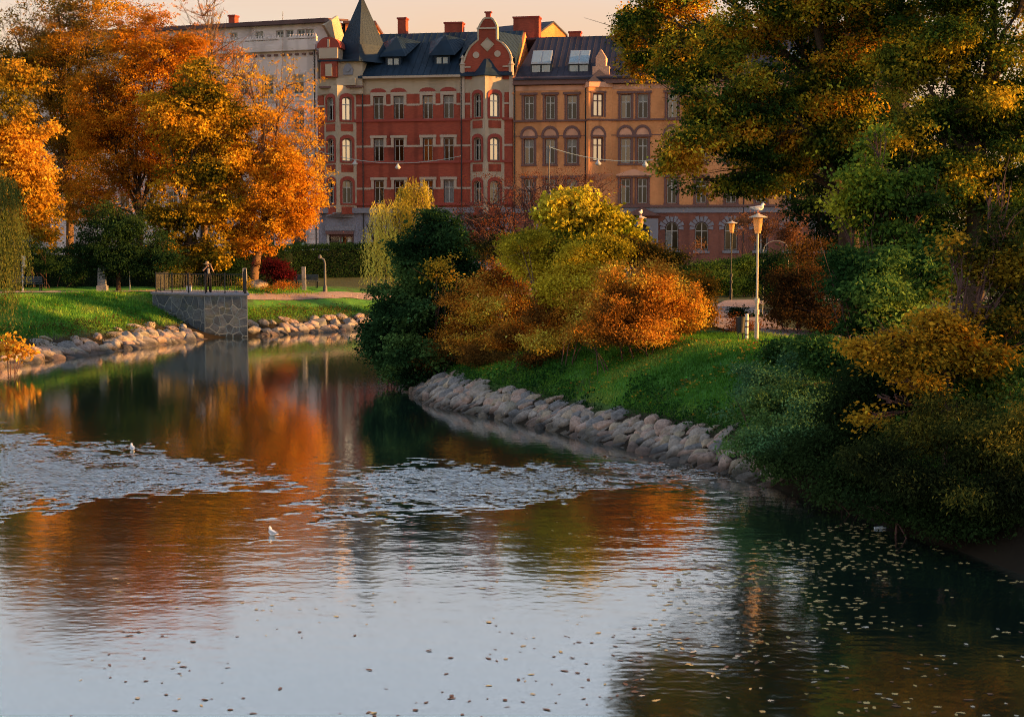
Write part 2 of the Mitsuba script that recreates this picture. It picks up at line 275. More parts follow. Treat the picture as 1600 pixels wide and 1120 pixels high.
rc = R_LINE.parallel_offset(0.62, 'right') if hasattr(R_LINE, 'parallel_offset') else R_LINE
rc = np.array([c for c in rc.coords if 25 < c[1] < 58 and c[0] < 10]); rc = rc[np.argsort(rc[:, 1])]
br = struct('canal_bank', ribbon([tuple(c) for c in rc], 1.05, -0.03), 'bark', True)
sL = lambda x, y: L_LINE.project(Point(x, y)); sR = lambda x, y: R_LINE.project(Point(x, y))
bank_stones(L_LINE, sL(-23.4, 62.6), sL(-17.4, 83.6), 1, bl, [(-0.05, -0.04, 1), (0.45, 0.02, 1), (0.95, 0.03, .85), (1.5, 0.03, .5), (2.2, 0.03, .22)], 0.56, 0.85, 1)
bank_stones(L_LINE, sL(-14.9, 85.3), sL(-8.2, 93.8), 1, bl, [(0.0, 0.0, 1), (0.5, 0.04, 1), (1.05, 0.03, .65), (1.7, .03, .3)], 0.56, 0.8, 2)
bank_stones(R_LINE, sR(5.9, 33.2), sR(-4.4, 56.0), -1, br, [(0.10, -0.08, 1), (0.34, -0.02, 1), (0.60, 0.0, 1), (0.86, 0.0, .9), (1.10, 0.0, .4)], 0.35, 0.60, 3)

# ------------------------------------------------------------------ abutment with crazy paving slabs and railing
ab = struct('canal_wall', ext(Polygon(ABUT), 3.42).apply_translation([0, 0, -1.0]), 'mortar')
def crazy(a, b, z0, z1, seed, step):
    rg = R(seed); a, b = np.array(a, float), np.array(b, float); L = np.linalg.norm(b - a); t = (b - a) / L; n = np.array([-t[1], t[0]]); n *= -np.sign(n @ a)
    pts = np.array([[x + rg.uniform(-.42, .42) * step * .8, z + rg.uniform(-.42, .42) * step] for x in np.arange(step * .4, L, step * .8) for z in np.arange(z0 + step * .5, z1, step)])
    cells = shapely.voronoi_polygons(shapely.MultiPoint(pts), extend_to=sbox(0, z0, L, z1)).geoms
    for g in cells:
        g = g.intersection(sbox(0.01, z0, L - 0.01, z1)).buffer(-0.026).buffer(-0.03, join_style=1).buffer(0.03)
        if g.is_empty or g.area < 0.03 or g.geom_type != 'Polygon': continue
        m = ext(g.simplify(0.012), 0.025 + rg.uniform(0, 0.012)); v = m.vertices
        w = np.column_stack([a[0] + t[0] * v[:, 0] + n[0] * (v[:, 2] - 0.015), a[1] + t[1] * v[:, 0] + n[1] * (v[:, 2] - 0.015), v[:, 1]])
        part(ab, 'stone', (w, m.faces), ['slab_a', 'slab_b', 'slab_c'][rg.integers(3)])
crazy(ABUT[1], ABUT[0], -0.3, 2.38, 4, 0.50)
crazy(ABUT[2], ABUT[1], -0.3, 2.38, 5, 0.62)
part(ab, 'coping', ext(Polygon(ABUT).buffer(0.10, join_style=2), 0.10).apply_translation([0, 0, 2.425]), 'trim_grey')
rl = thing('railing', 'black iron bar railing round the top of the slate faced canal wall', 'railing')
path = [(-21.15, 90.6), (-21.1, 87.3), (-17.68, 84.9), (-15.40, 84.8), (-16.3, 89.4)]
bars = MB()
for a, b in zip(path[:-1], path[1:]):
    a, b = np.array(a), np.array(b); L = np.linalg.norm(b - a); n = max(1, round(L / 1.25))
    for k in range(n):
        p = a + (b - a) * k / n
        part(rl, 'post', MB().box(p[0] - .03, p[0] + .03, p[1] - .03, p[1] + .03, 2.52, 3.72).get(), 'iron')
    for s in np.arange(0.12, L - .05, 0.13):
        p = a + (b - a) * s / L; bars.tube([(*p, 2.62), (*p, 3.6)], 0.009, 4)
    for z, r in ((3.62, .024), (2.62, .018)): part(rl, 'rail', MB().tube([(*a, z), (*b, z)], r, 6).get(), 'iron')
part(rl, 'bars', bars.get(), 'iron', stuff=True)
part(rl, 'post', MB().box(-15.41, -15.29, 84.74, 84.86, 2.52, 3.95).get(), 'iron')
nb = thing('notice_box', 'small white box standing at the foot of the iron railing', 'box')
c = at(295.5, 458, 86.9)
part(nb, 'body', MB().box(c[0] - .14, c[0] + .14, c[1] - .1, c[1] + .1, 2.55, 2.86).get(), 'white_paint'); part(nb, 'lid', MB().box(c[0] - .16, c[0] + .16, c[1] - .12, c[1] + .12, 2.863, 2.9).get(), 'steel')

# ------------------------------------------------------------------ facades
class Fac:
    def __init__(s, p0, p1):
        s.p0 = np.array(p0[:2], float); d = np.array(p1[:2], float) - s.p0; s.L = np.linalg.norm(d); s.t = d / s.L
        s.n = np.array([s.t[1], -s.t[0]])                # to the right of the direction of travel: towards the canal
    def P(s, u, z, o=0.0):
        u, z, o = np.broadcast_arrays(*[np.asarray(q, float) for q in (u, z, o)])
        return np.stack([s.p0[0] + s.t[0] * u + s.n[0] * o, s.p0[1] + s.t[1] * u + s.n[1] * o, z], -1)
    def uz(s, px, py, o=0.0):
        r = ray(px, py); p = s.p0 + s.n * o
        A = np.array([[r[0], -s.t[0]], [r[1], -s.t[1]]]); k = np.linalg.solve(A, p)
        return k[1], H + r[2] * k[0]
    def box(s, u0, u1, z0, z1, o0, o1, mb=None):
        mb = mb or MB()
        return mb.hexa(s.P([u0, u1, u1, u0], [z0, z0, z0, z0], [o0, o0, o1, o1]), s.P([u0, u1, u1, u0], [z1] * 4, [o0, o0, o1, o1]))
    def slab(s, poly, o0, o1):
        m = ext(poly, o1 - o0); v = m.vertices
        return trimesh.Trimesh(s.P(v[:, 0], v[:, 1], v[:, 2] + o0), m.faces[:, ::-1], process=False)

def arch_poly(u0, u1, z0, z1, rise=0.0):
    if rise <= 0: return sbox(u0, z0, u1, z1)
    a = np.linspace(0, np.pi, 13); c = (u0 + u1) / 2
    return Polygon([(u0, z0), (u1, z0)] + [(c + (u1 - u0) / 2 * math.cos(k), z1 - rise + rise * math.sin(k)) for k in a])
rgw = R(11)
def window(b, f, u0, u1, z0, z1, rise=0.0, frame='frame_pale', outer=None, holes=None, curtain=0.5, cross=0.68, fw=0.07, mull=True, depth=0.22, glass=None):
    """a casement window in a wall opening: frame, mullion, transom; panes, curtains and room as sub-parts"""
    op = arch_poly(u0, u1, z0, z1, rise)
    if holes is not None: holes.append(op)
    ins = op.buffer(-fw, join_style=2)
    k = part(b, 'window', trimesh.util.concatenate([f.slab(op.difference(ins), -depth - .06, -depth + .03)]), outer or frame)
    c, zt = (u0 + u1) / 2, z0 + (z1 - z0) * cross
    m = MB()
    inn = [sbox(c - fw * .65, z0, c + fw * .65, z1), sbox(u0, zt - fw * .6, u1, zt + fw * .6)] if mull else [sbox(u0, zt - fw * .6, u1, zt + fw * .6)]
    g = shapely.union_all(inn).intersection(ins)
    sash = ins.difference(ins.buffer(-fw * .55, join_style=2)).union(g)
    part(k, 'sash', f.slab(sash, -depth - .03, -depth + .022), frame)
    def sheet(q0, q1, y0, y1, mt): part(k, 'pane', trimesh.Trimesh(f.P([q0, q1, q1, q0], [y0, y0, y1, y1], [-depth - .045] * 4), [[0, 1, 2], [0, 2, 3]], process=False), mt)
    if glass: sheet(u0, u1, z0, z1, glass)
    else:
        kind = rgw.random(); lo = 'pane_curtain' if kind < .22 * curtain else ('pane_sky' if kind > .72 else 'pane_dark'); up_ = 'pane_curtain' if rgw.random() < .30 * curtain else ('pane_sky' if rgw.random() < .4 else 'pane_dark')
        sheet(u0, c, z0, zt, lo); sheet(c, u1, z0, zt, lo if rgw.random() < .65 else 'pane_dark'); sheet(u0, u1, zt, z1, up_)
    return k
def sill(b, f, u0, u1, z, mat, h=.12, o=.12, name='sill'): return part(b, name, f.box(u0, u1, z - h, z, -0.05, o).get(), mat)
def shell(b, f, u0, u1, z0, z1, depth, mat, room=True):
    """side and back walls, floor of the attic, and the dark rooms behind the windows"""
    m = MB(); f.box(u0 + .002, u0 + .4, z0, z1, -depth, -.42, m); f.box(u1 - .4, u1 - .002, z0, z1, -depth, -.42, m); f.box(u0, u1, z0, z1, -depth - .4, -depth, m); f.box(u0 + .01, u1 - .01, z1 - .3, z1, -depth, -.42, m)
    part(b, 'side_wall', m.get(), mat)
    if room: part(b, 'room', f.box(u0 + .42, u1 - .42, z0, z1 - .31, -1.6, -1.5).get(), 'room')
def wall(b, f, poly, holes, mat, o0=-.42, o1=0.0, name='wall', label=None):
    return part(b, name, f.slab(poly.difference(shapely.union_all([h for h in holes])) if holes else poly, o0, o1), mat, label=label)
def roof(b, f, u0, u1, o0, z0, o1, z1, mat, th=.18, seam=None, name='roof', du0=0.0, du1=0.0):
    """one sloping roof face from (offset o0, height z0) up to (o1, z1), with standing seams"""
    a = f.P([u0, u1, u1 - du1, u0 + du0], [z0, z0, z1, z1], [o0, o0, o1, o1]); k = part(b, name, MB().hexa(a - [0, 0, th], a).get(), mat)
    if seam:
        m = MB()
        for u in np.arange(u0 + seam * .5, u1, seam):
            p = f.P([u - .02, u + .02, u + .02, u - .02], [z0, z0, z1, z1], [o0, o0, o1, o1])
            if du0 and u < u0 + du0: continue
            if du1 and u > u1 - du1: continue
            m.hexa(p, p + [0, 0, .06])
        part(k, 'seams', m.get(), mat, stuff=True)
    return k
def chimney(b, f, u0, u1, z0, z1, o, w, mat='brick_red'):
    k = part(b, 'chimney', f.box(u0, u1, z0, z1, o - w, o).get(), mat); part(k, 'cap', f.box(u0 - .08, u1 + .08, z1 + .002, z1 + .16, o - w - .08, o + .08).get(), 'trim_brick')
    return k
def downpipe(b, f, u, z0, z1, o=.12): return part(b, 'downpipe', MB().tube(f.P([u, u], [z0, z1], o), .06, 6).get(), 'iron')

STREET = 3.0
# ---- white house
WH = Fac(at(60, 230, 152.4), at(497, 230, 142.0)); b = thing('corner_house', 'pale pink plaster house with a roof balustrade behind the orange trees', 'building')
zw = lambda y, x=470: WH.uz(x, y)[1]; uw = lambda x: WH.uz(x, 230)[0]
hs = []; top = zw(79)
cols = [uw(x) for x in (78, 116, 154, 192, 230, 268, 306, 344, 382, 420, 467)]
rows = [(zw(147), zw(118)), (zw(207), zw(172)), (zw(270), zw(236)), (zw(323), zw(296))]
for c in cols:
    for r, (z0, z1) in enumerate(rows):
        k = window(b, WH, c - .58, c + .58, z0, z1, 0, 'frame_pale', holes=hs, curtain=.4)
        m = MB(); WH.box(c - .82, c + .82, z1 + .10, z1 + .34, -.05, .16, m); WH.box(c - .8, c - .62, z0, z1 + .10, -.05, .07, m); WH.box(c + .62, c + .8, z0, z1 + .10, -.05, .07, m); WH.box(c - .8, c + .8, z0 - .22, z0 - .01, -.05, .14, m)
        part(k, 'surround', m.get(), 'plaster_white')
# arched shop window with its sign
ca = (uw(454) + uw(476.5)) / 2; aw = (uw(476.5) - uw(454)) / 2
za0, za1 = STREET + .5, zw(351.5)
for cx in (ca, ca - 3.4, ca - 6.8, ca - 10.2):
    k = window(b, WH, cx - aw, cx + aw, za0, za1, aw, 'frame_dark', holes=hs, curtain=0, cross=.62, mull=False, glass='glass')
    m = MB(); m.mesh(WH.slab(arch_poly(cx - aw - .22, cx + aw + .22, za0, za1 + .22, aw + .22).difference(arch_poly(cx - aw - .01, cx + aw + .01, za0 - .1, za1, aw)), -.05, .06)); part(k, 'surround', m.get(), 'plaster_white')
    if cx == ca:
        tm = meshkit.text_mesh('BACOPA', 0.20, 0.02, bold=True); v = tm.vertices; w = v[:, 0].max()
        part(k, 'lettering', (WH.P(cx - w / 2 + v[:, 0], zw(366.5) + v[:, 1], v[:, 2] - .10), tm.faces), 'white_paint', label='white shop name lettering on the arched window')
        part(k, 'sign_board', WH.box(cx - aw, cx + aw, zw(369), zw(362), -.14, -.105).get(), 'frame_dark')
wall(b, WH, sbox(0, STREET - .2, WH.L, top), hs, 'plaster_white')
shell(b, WH, 0, WH.L, STREET - .2, top, 13, 'plaster_white')
m = MB()
for z in np.arange(STREET + .4, zw(338), .46):          # banded rustication of the ground floor
    for s0, s1 in ((0, ca - 10.2 - aw - .3), (ca - 10.2 + aw + .3, ca - 6.8 - aw - .3), (ca - 6.8 + aw + .3, ca - 3.4 - aw - .3), (ca - 3.4 + aw + .3, ca - aw - .3), (ca + aw + .3, WH.L)): WH.box(s0, s1, z, z + .38, -.02, .06, m)
part(b, 'rustication', m.get(), 'plaster_white', stuff=True)
for y, h, o in ((79.5, .5, .45), (333, .45, .28), (222, .22, .16), (158, .2, .14)): part(b, 'cornice', WH.box(0, WH.L, zw(y), zw(y) + h, -.05, o).get(), 'plaster_white')
m = MB()
for u in np.arange(.3, WH.L, .75): WH.box(u, u + .34, zw(86.5), zw(83.5), -.02, .2, m)
part(b, 'dentils', m.get(), 'trim_brown', stuff=True)
zb0, zb1 = zw(79.5) + .5, zw(58)
part(b, 'parapet', MB().mesh(WH.box(0, WH.L, zb0, zb0 + .55, -.2, .2).get()).mesh(WH.box(0, WH.L, zb1 - .16, zb1, -.2, .2).get()).get(), 'plaster_white')
m = MB()
for u in np.arange(.2, WH.L, 4.6):
    WH.box(u, u + 1.0, zb0 + .55, zb1 - .16, -.16, .16, m)
part(b, 'pier', m.get(), 'plaster_white')
m = MB()
for u in np.arange(.2, WH.L, 4.6):
    for q in np.arange(u + 1.2, min(u + 4.5, WH.L - .1), .3): m.lathe([(.06, 0), (.1, .15), (.1, .25), (.045, .5), (.07, zb1 - zb0 - .71)], WH.P(q, zb0 + .55, 0), 6)
part(b, 'balusters', m.get(), 'plaster_white', stuff=True)
ha = []
ka = part(b, 'attic_wall', WH.box(0, 0.02, zb0, zb0 + .02, -3, -2.9).get(), 'plaster_white')
f2 = Fac(WH.P(0, 0, -2.2)[:2], WH.P(WH.L, 0, -2.2)[:2]); zt = f2.uz(490, 37)[1]
for x in (330, 365, 405, 437, 452, 470, 484):
    c = f2.uz(x, 50)[0]; window(b, f2, c - .42, c + .42, zb0 + .5, zt - .5, 0, 'frame_pale', holes=ha, curtain=.9)
wall(b, f2, sbox(0, zb0 - .3, f2.L, zt), ha, 'plaster_white', name='attic_wall')
part(b, 'roof', WH.box(-.2, WH.L + .1, zt, zt + .38, -13, -1.6).get(), 'roof_brown'); roof(b, WH, -.2, WH.L, -1.6, zt + .38, -7, zt + 1.0, 'roof_brown')
q = f2.uz(362, 38, -3); chimney(b, f2, q[0] - .35, q[0] + .35, zt, q[1] + .75, -3, .8)
part(b, 'side_gable', MB().hexa(WH.P([WH.L - .01] * 4, [zb0 - 3, zb0 - 3, zt + .9, zt - .4], [-9, -.5, -4, -1.0]), WH.P([WH.L + .28] * 4, [zb0 - 3, zb0 - 3, zt + .9, zt - .4], [-9, -.5, -4, -1.0])).get(), 'plaster_cream')
ant = f2.P(f2.uz(427, 40)[0], zt, -2); part(b, 'antenna', MB().tube([ant, ant + [0, 0, 1.6]], .03, 4).get(), 'iron')
downpipe(b, WH, WH.L - .25, STREET, top)
mq = thing('mannequin', 'pale mint dress on a stand behind the arched shop window', 'mannequin'); pc = WH.P(ca + .1, za0 + .1, -.75)
part(mq, 'dress', MB().lathe([(.30, .0), (.24, .55), (.15, .95), (.22, 1.25), (.2, 1.42), (.05, 1.5)], pc + [0, 0, .25], 12).get(), 'mint', True); part(mq, 'neck', MB().lathe([(.05, 1.48), (.05, 1.6), (.0, 1.62)], pc + [0, 0, .25], 8).get(), 'trim_cream'); part(mq, 'stand', MB().tube([pc + [0, 0, -.1], pc + [0, 0, .4]], .03, 6).get(), 'iron')

# ---- far-left grey house
GH = Fac(at(-160, 230, 160.5), at(59, 230, 152.4)); b = thing('grey_house', 'brown roofed house at the left edge behind the tallest orange tree', 'building'); hs = []
zg = lambda y: GH.uz(40, y)[1]
for px in (-120, -80, -40, 0, 40):
    c = GH.uz(px, 230)[0]
    for y0, y1 in ((146, 120), (206, 172), (270, 236), (322, 296)): window(b, GH, c - .55, c + .55, zg(y0), zg(y1), 0, 'frame_pale', holes=hs)
wall(b, GH, sbox(0, STREET - .2, GH.L, zg(98)), hs, 'plaster_cream'); shell(b, GH, 0, GH.L, STREET - .2, zg(98), 13, 'plaster_cream')
roof(b, GH, -.1, GH.L + .1, .4, zg(98), -5.5, zg(75), 'roof_brown'); roof(b, GH, -.1, GH.L + .1, -13, zg(98), -5.51, zg(75), 'roof_brown')

# ---- red brick house
RH = Fac(at(497.3, 230, 141.9), at(801, 230, 138.6)); b = RB = thing('brick_house', 'red brick house with cream bands, slate tower roof and curved gable', 'building')
zr = lambda y: RH.uz(645, y)[1]; ur = lambda x, y=230: RH.uz(x, y)[0]
hs = []
u_t0, u_t1, u_g0, u_g1 = ur(500), ur(570), ur(721), ur(799)
for c in (591.7, 623.3, 668.6, 701):
    c = ur(c)
    for r, (y0, y1) in enumerate(((187, 150), (252.7, 216), (318, 281.5))):
        z0, z1 = zr(y0), zr(y1); k = window(b, RH, c - .50, c + .50, z0, z1, 0, 'frame_pale', 'frame_dark', holes=hs, curtain=.55)
        m = MB(); e = .27
        if r == 0:
            RH.box(c - .5 - e, c + .5 + e, z1 + .02, z1 + .36, -.05, .08, m)
            a = np.linspace(0, np.pi, 11); ap = Polygon([(c + .78 * math.cos(t), z1 + .37 + .38 * math.sin(t)) for t in a]); part(k, 'arch', RH.slab(ap, -.02, .1), 'trim_brick')
        else: RH.box(c - .55 - e, c + .55 + e, z1 + .02, z1 + .27, -.05, .12, m)
        for s in (-1, 1): RH.box(c + s * .63 - .13, c + s * .63 + .13, z1 - .85, z1 + .015, -.05, .06, m)
        part(k, 'surround', m.get(), 'trim_cream'); sill(k, RH, c - .62, c + .62, z0 - .01, 'trim_grey')
z_e = zr(119)
wall(b, RH, sbox(0, zr(330), RH.L, zr(147)), hs, 'brick_red'); wall(b, RH, sbox(0, zr(147) + .002, RH.L, z_e - .1), hs, 'plaster_cream', name='upper_wall', label='cream plaster band under the eaves')
zc = zr(332)
for y, mat, h, o in ((165.5, 'trim_cream', .18, .05), (230, 'trim_cream', .18, .05), (296, 'trim_cream', .18, .05), (190, 'trim_brick', .24, .14), (255.5, 'trim_brick', .24, .14), (321, 'trim_brick', .24, .14), (333, 'trim_grey', .5, .35)):
    z = zr(y); segs = [(0, RH.L)]
    if mat == 'trim_cream':
        for c in (591.7, 623.3, 668.6, 701):
            c = ur(c); segs = [q for a0, a1 in segs for q in ((a0, min(a1, c - .77)), (max(a0, c + .77), a1)) if q[1] > q[0]]
    m = MB()
    for a0, a1 in segs: RH.box(a0, a1, z, z + h, -.05, o, m)
    part(b, 'band', m.get(), mat)
shell(b, RH, 0, RH.L, STREET - .2, z_e, 13, 'brick_red')
# ground floor with its shop
hg = []; s0, s1 = ur(510, 380), ur(553, 380)
for k, (a0, a1) in enumerate(((s0, s1), (ur(592), ur(640)), (ur(655), ur(700)), (ur(735), ur(785)))):
    kk = window(b, RH, a0, a1, STREET + .5, zr(366), 0, 'frame_brown', holes=hg, curtain=0, cross=.93, fw=.12, mull=True, glass='glass')
    m = MB(); RH.box(a0 - .1, a1 + .1, zr(360.5), zr(353), -.03, .10, m); part(kk, 'fascia', m.get(), 'trim_grey'); part(kk, 'blind', RH.box(a0, a1, zr(366), zr(361), -.02, .25).get(), 'trim_brown')
    if k == 0: part(kk, 'column', RH.box(a0 + .05, a0 + .28, STREET, zr(366.5), -.12, .05).get(), 'frame_pale')
wall(b, RH, sbox(0, STREET - .2, RH.L, zr(330) - .002), hg, 'plaster_grey', name='shop_wall', label='grey painted ground floor wall with shop windows')
pz = RH.P(ur(530, 375), zr(381), -.6); solo('poster', RH.box(ur(527.5, 375), ur(533, 375), zr(378), zr(370), -.62, -.60).get(), 'poster', 'pale green poster hung in the shop window of the brick house', 'poster')
tl = thing('lampshade', 'white hanging lampshade behind the shop window of the brick house', 'lamp'); pl = RH.P(ur(543, 375), zr(378), -.8); part(tl, 'shade', MB().lathe([(.26, 0), (.2, .35), (.08, .55), (0, .56)], pl, 12).get(), 'white_paint', True); part(tl, 'cord', MB().tube([pl + [0, 0, .5], pl + [0, 0, 1.0]], .01, 4).get(), 'iron')
# main roof
z_ri = RH.uz(670, 52, -6.0)[1]
roof(b, RH, u_t1 - .5, RH.L, .45, z_e, -6, z_ri, 'roof_slate', seam=.6); roof(b, RH, 0, RH.L, -13, z_e, -6.01, z_ri, 'roof_slate')
part(b, 'gutter', RH.box(u_t1, u_g0, z_e - .22, z_e - .02, .1, .62).get(), 'trim_cream')
for x in (567.5, 570.8 + 150.5): downpipe(b, RH, ur(x), STREET, z_e - .2)
def dormer(b, f, c, z0, w, o, lean=0.9):
    """a small tent-roofed dormer with a three-light window"""
    k = part(b, 'dormer', f.box(c - w / 2, c + w / 2, z0, z0 + .95, o - 2.2, o).get(), 'roof_slate')
    apx = f.P(c, z0 + 3.1, o - 1.4); bk = f.P(c, z0 + 3.1, o - 3.6)
    e = f.P([c - w * .85, c + w * .85, c - .05, c + 1.9, c - 1.9], [z0 + .95, z0 + .95, z0 + 3.1, z0 + 2.75, z0 + 2.75], [o + .25, o + .25, o - 1.6, o - 3.4, o - 3.4])
    part(k, 'roof', trimesh.Trimesh(e, [[0, 1, 2], [1, 3, 2], [0, 2, 4], [2, 3, 4]], process=False), 'roof_slate')
    sm = MB()
    for q in np.linspace(.12, .9, 6): sm.tube([e[1] * (1 - q) + e[3] * q, e[2] + (e[1] * (1 - q) + e[3] * q - e[2]) * .12], .03, 4)
    part(k, 'seams', sm.get(), 'roof_slate', stuff=True)
    for q in (-.3, .3): part(k, 'pane', f.box(c + q - .22, c + q + .22, z0 + .2, z0 + .78, o - .02, o + .03).get(), 'curtain')
    part(k, 'frame', f.box(c - .62, c + .62, z0 + .12, z0 + .2, o - .02, o + .05).get(), 'frame_dark')
for px, py in ((614.5, 105), (691, 103)):
    uu, z0 = RH.uz(px, py, -1.2); dormer(b, RH, uu, z0, 1.5, -1.2)
for x0, x1, y0, y1, o, w in ((621.5, 634, 55, 30, -6.2, 1.0), (694.5, 722, 55, 37, -6.2, 1.1), (802, 842, 55, 28, -7, 1.4)):
    a, zb = RH.uz(x0, y0, o); c, zt_ = RH.uz(x1, y1, o); chimney(b, RH, a, c, zb - 1.2, zt_, o, w)
# pointed bays, one under the tower and one under the gable
def bay(b, f, u0, u1, zb, zt, proj, wins, skew=.5):
    um = u0 + (u1 - u0) * skew
    A = Fac(f.P(u0, 0, 0)[:2], f.P(um, 0, proj)[:2]); B = Fac(f.P(um, 0, proj)[:2], f.P(u1, 0, 0)[:2]); bands = zt - zb
    for g, hx in ((A, .47), (B, .53)):
        hl = []
        for z0, z1 in wins:
            c = g.L * .5; k = window(b, g, c - .48, c + .48, z0, z1, .3, 'frame_pale', 'trim_brown', holes=hl, curtain=.4, glass='pane_bright' if g is B and z0 > wins[2][0] + 1 else None)
            ou, inn = arch_poly(c - .72, c + .72, z1 - .55, z1 + .34, .48), arch_poly(c - .50, c + .50, z0 - .2, z1 + .02, .3); part(k, 'arch', g.slab(ou.difference(inn), -.02, .09), 'trim_brick')
            m = MB()
            for s in (-1, 1): part(k, 'jamb', g.box(c + s * .62 - .12, c + s * .62 + .12, z0, z1 - .56, -.02, .05).get(), 'trim_brick')
            sill(k, g, c - .7, c + .7, z0 - .01, 'trim_brick')
        wall(b, g, sbox(0, zb, g.L, zt), hl, 'plaster_cream', -.3, 0, name='bay_wall', label='cream plaster face of a pointed bay')
        for z0, z1 in wins:
            m = MB()
            for q0, q1 in ((0.02, .3), (g.L * .38, g.L * .62), (g.L - .3, g.L - .02)): pass
            g.box(.34, g.L - .34, z0 - 1.0, z0 - .3, -.02, .05, m); part(b, 'bay_panel', m.get(), 'brick_red')
    tri = Polygon([(0, 0), (1, 0), (1, 1)])
    P4 = np.vstack([f.P(u0 - .1, zb, -.1), f.P(um, zb, proj + .12), f.P(u1 + .1, zb, -.1)]); low = P4 - [0, 0, .45]; low[1] = low[1] * .4 + (low[0] + low[2]) * .3
    part(b, 'bay_foot', trimesh.Trimesh(np.vstack([low, P4]), [[0, 1, 4], [0, 4, 3], [1, 2, 5], [1, 5, 4], [3, 4, 5], [0, 2, 1]], process=False), 'trim_grey')
    return A, B, um
wins_t = [(zr(188), zr(151)), (zr(252), zr(216)), (zr(318), zr(281))]
bay(b, RH, ur(507), ur(557), zr(332), zr(133), 1.15, wins_t, .52)
wins_g = [(zr(186), zr(149)), (zr(253), zr(217)), (zr(320), zr(284))]
A, B, um = bay(b, RH, ur(735), ur(788), zr(334), zr(122), 1.1, wins_g, .5)
# bell roof of the right bay
zt1, zt2 = zr(122), zr(95)
prof = [(1.0, 0), (.72, .22), (.5, .5), (.34, .8), (.2, 1.0)]; rings = []
c0 = RH.P((ur(735) + ur(788)) / 2, 0, 0.02)[:2]
for s, q in prof: rings.append(np.array([[*RH.P((ur(735) + ur(788)) / 2 + (uu - (ur(735) + ur(788)) / 2) * s, 0, o * s + .02)[:2], zt1 + (zt2 - zt1) * q] for uu, o in ((ur(735) - .25, 0), ((ur(735) + ur(788)) / 2, 1.4), (ur(788) + .25, 0))]))
v = np.vstack(rings); fcs = [[r * 3 + q, r * 3 + q + 1, r * 3 + q + 4, r * 3 + q + 3] for r in range(4) for q in range(2)]; m = MB().add(v, fcs); m.add(rings[-1], [[0, 1, 2]]); part(b, 'bay_roof', m.get(), 'roof_slate')
# curved gable
gp = [(725, 124), (725, 98), (727.5, 89), (731, 81), (736, 73), (741, 68), (747.5, 63), (747.5, 46), (748.5, 43), (751, 38), (755, 31.5), (758, 29), (767.5, 29), (771, 32), (774.5, 38), (776, 43), (776, 46), (776, 62.5), (783, 66.5), (788, 71), (792, 76), (796, 83), (798, 90), (798.5, 124)]
gp = Polygon([RH.uz(x, y, .12) for x, y in gp])
part(b, 'gable', RH.slab(gp, -.35, .12), 'brick_red', label='curved red brick gable with round medallions')
part(b, 'gable_coping', RH.slab(gp.buffer(.10).difference(gp.buffer(-.06)).intersection(sbox(-5, zr(100), 40, 60)), -.38, .2), 'plaster_cream')
for y, x0, x1, h in ((46, 745.5, 778, .16), (106, 725, 736, .14), (106, 786, 798, .14)):
    z = RH.uz(760, y, .12)[1]; part(b, 'gable_band', RH.box(ur(x0, y), ur(x1, y), z, z + h, -.2, .24).get(), 'trim_cream')
for x, y, r in ((744, 86.5, .30), (777.5, 84.5, .30), (761.5, 70, .38)):
    uu, z = RH.uz(x, y, .12); part(b, 'medallion', RH.slab(Point(uu, z).buffer(r, 12), .1, .2), 'trim_cream')
uu, z = RH.uz(761.5, 70, .12); part(b, 'medallion_frame', RH.slab(aff.rotate(sbox(uu - .46, z - .46, uu + .46, z + .46), 45).difference(Point(uu, z).buffer(.39, 12)), .1, .17), 'plaster_cream')
a0, z0 = RH.uz(757.5, 29, 0); a1, z1 = RH.uz(768, 20.5, 0); part(b, 'finial', MB().mesh(RH.box(a0 + .1, a1 - .1, z0 - .1, z1, -.3, .1).get()).mesh(RH.box(a0 - .02, a1 + .02, z1 + .002, z1 + .12, -.36, .18).get()).get(), 'trim_brick')
for x in (723, 799):
    uu, z = RH.uz(x, 118, 0); part(b, 'pinnacle', MB().lathe([(.25, 0), (.25, .9), (.34, 1.0), (.2, 1.1), (.12, 1.5), (.2, 1.6), (.0, 1.9)], RH.P(uu, z, .05), 8).get(), 'trim_cream')
    part(b, 'pilaster', RH.box(uu - .2, uu + .2, zr(188), z, -.05, .14).get(), 'trim_cream')
# roof behind the gable: its right slope catches the sun
gz0, gz1 = RH.uz(760, 100, 0)[1], RH.uz(776, 47, 0)[1]; um = (u_g0 + u_g1) / 2
for s in (-1, 1):
    e = RH.P([um + .55 * s, um + 2.7 * s, (u_g1 if s > 0 else u_g0) + .3 * s, um + .55 * s], [gz1, gz1 - .05, gz0 + .5, gz1 - 3], [-.36, -4.0, -.36, -.36]); k = part(b, 'gable_roof', trimesh.Trimesh(np.vstack([e, e[1] - [0, 0, 2.5], e[2] - [0, 0, 1.5]]), [[0, 1, 2], [1, 4, 5], [1, 5, 2]], process=False), 'roof_slate')
    m = MB()
    for q in np.linspace(.06, .94, 8): p0_ = e[0] * (1 - q) + e[1] * q; p1_ = e[2] * (1 - q) + e[1] * q; m.tube([p0_, p1_], .035, 4)
    part(k, 'seams', m.get(), 'roof_slate', stuff=True)
a = RH.P([um - .56, um + .56, um + .56, um - .56], [gz1 + .02] * 4, [-.36, -.36, -7.5, -7.5]); part(b, 'gable_ridge', MB().hexa(a - [0, 0, .2], a).get(), 'roof_slate')
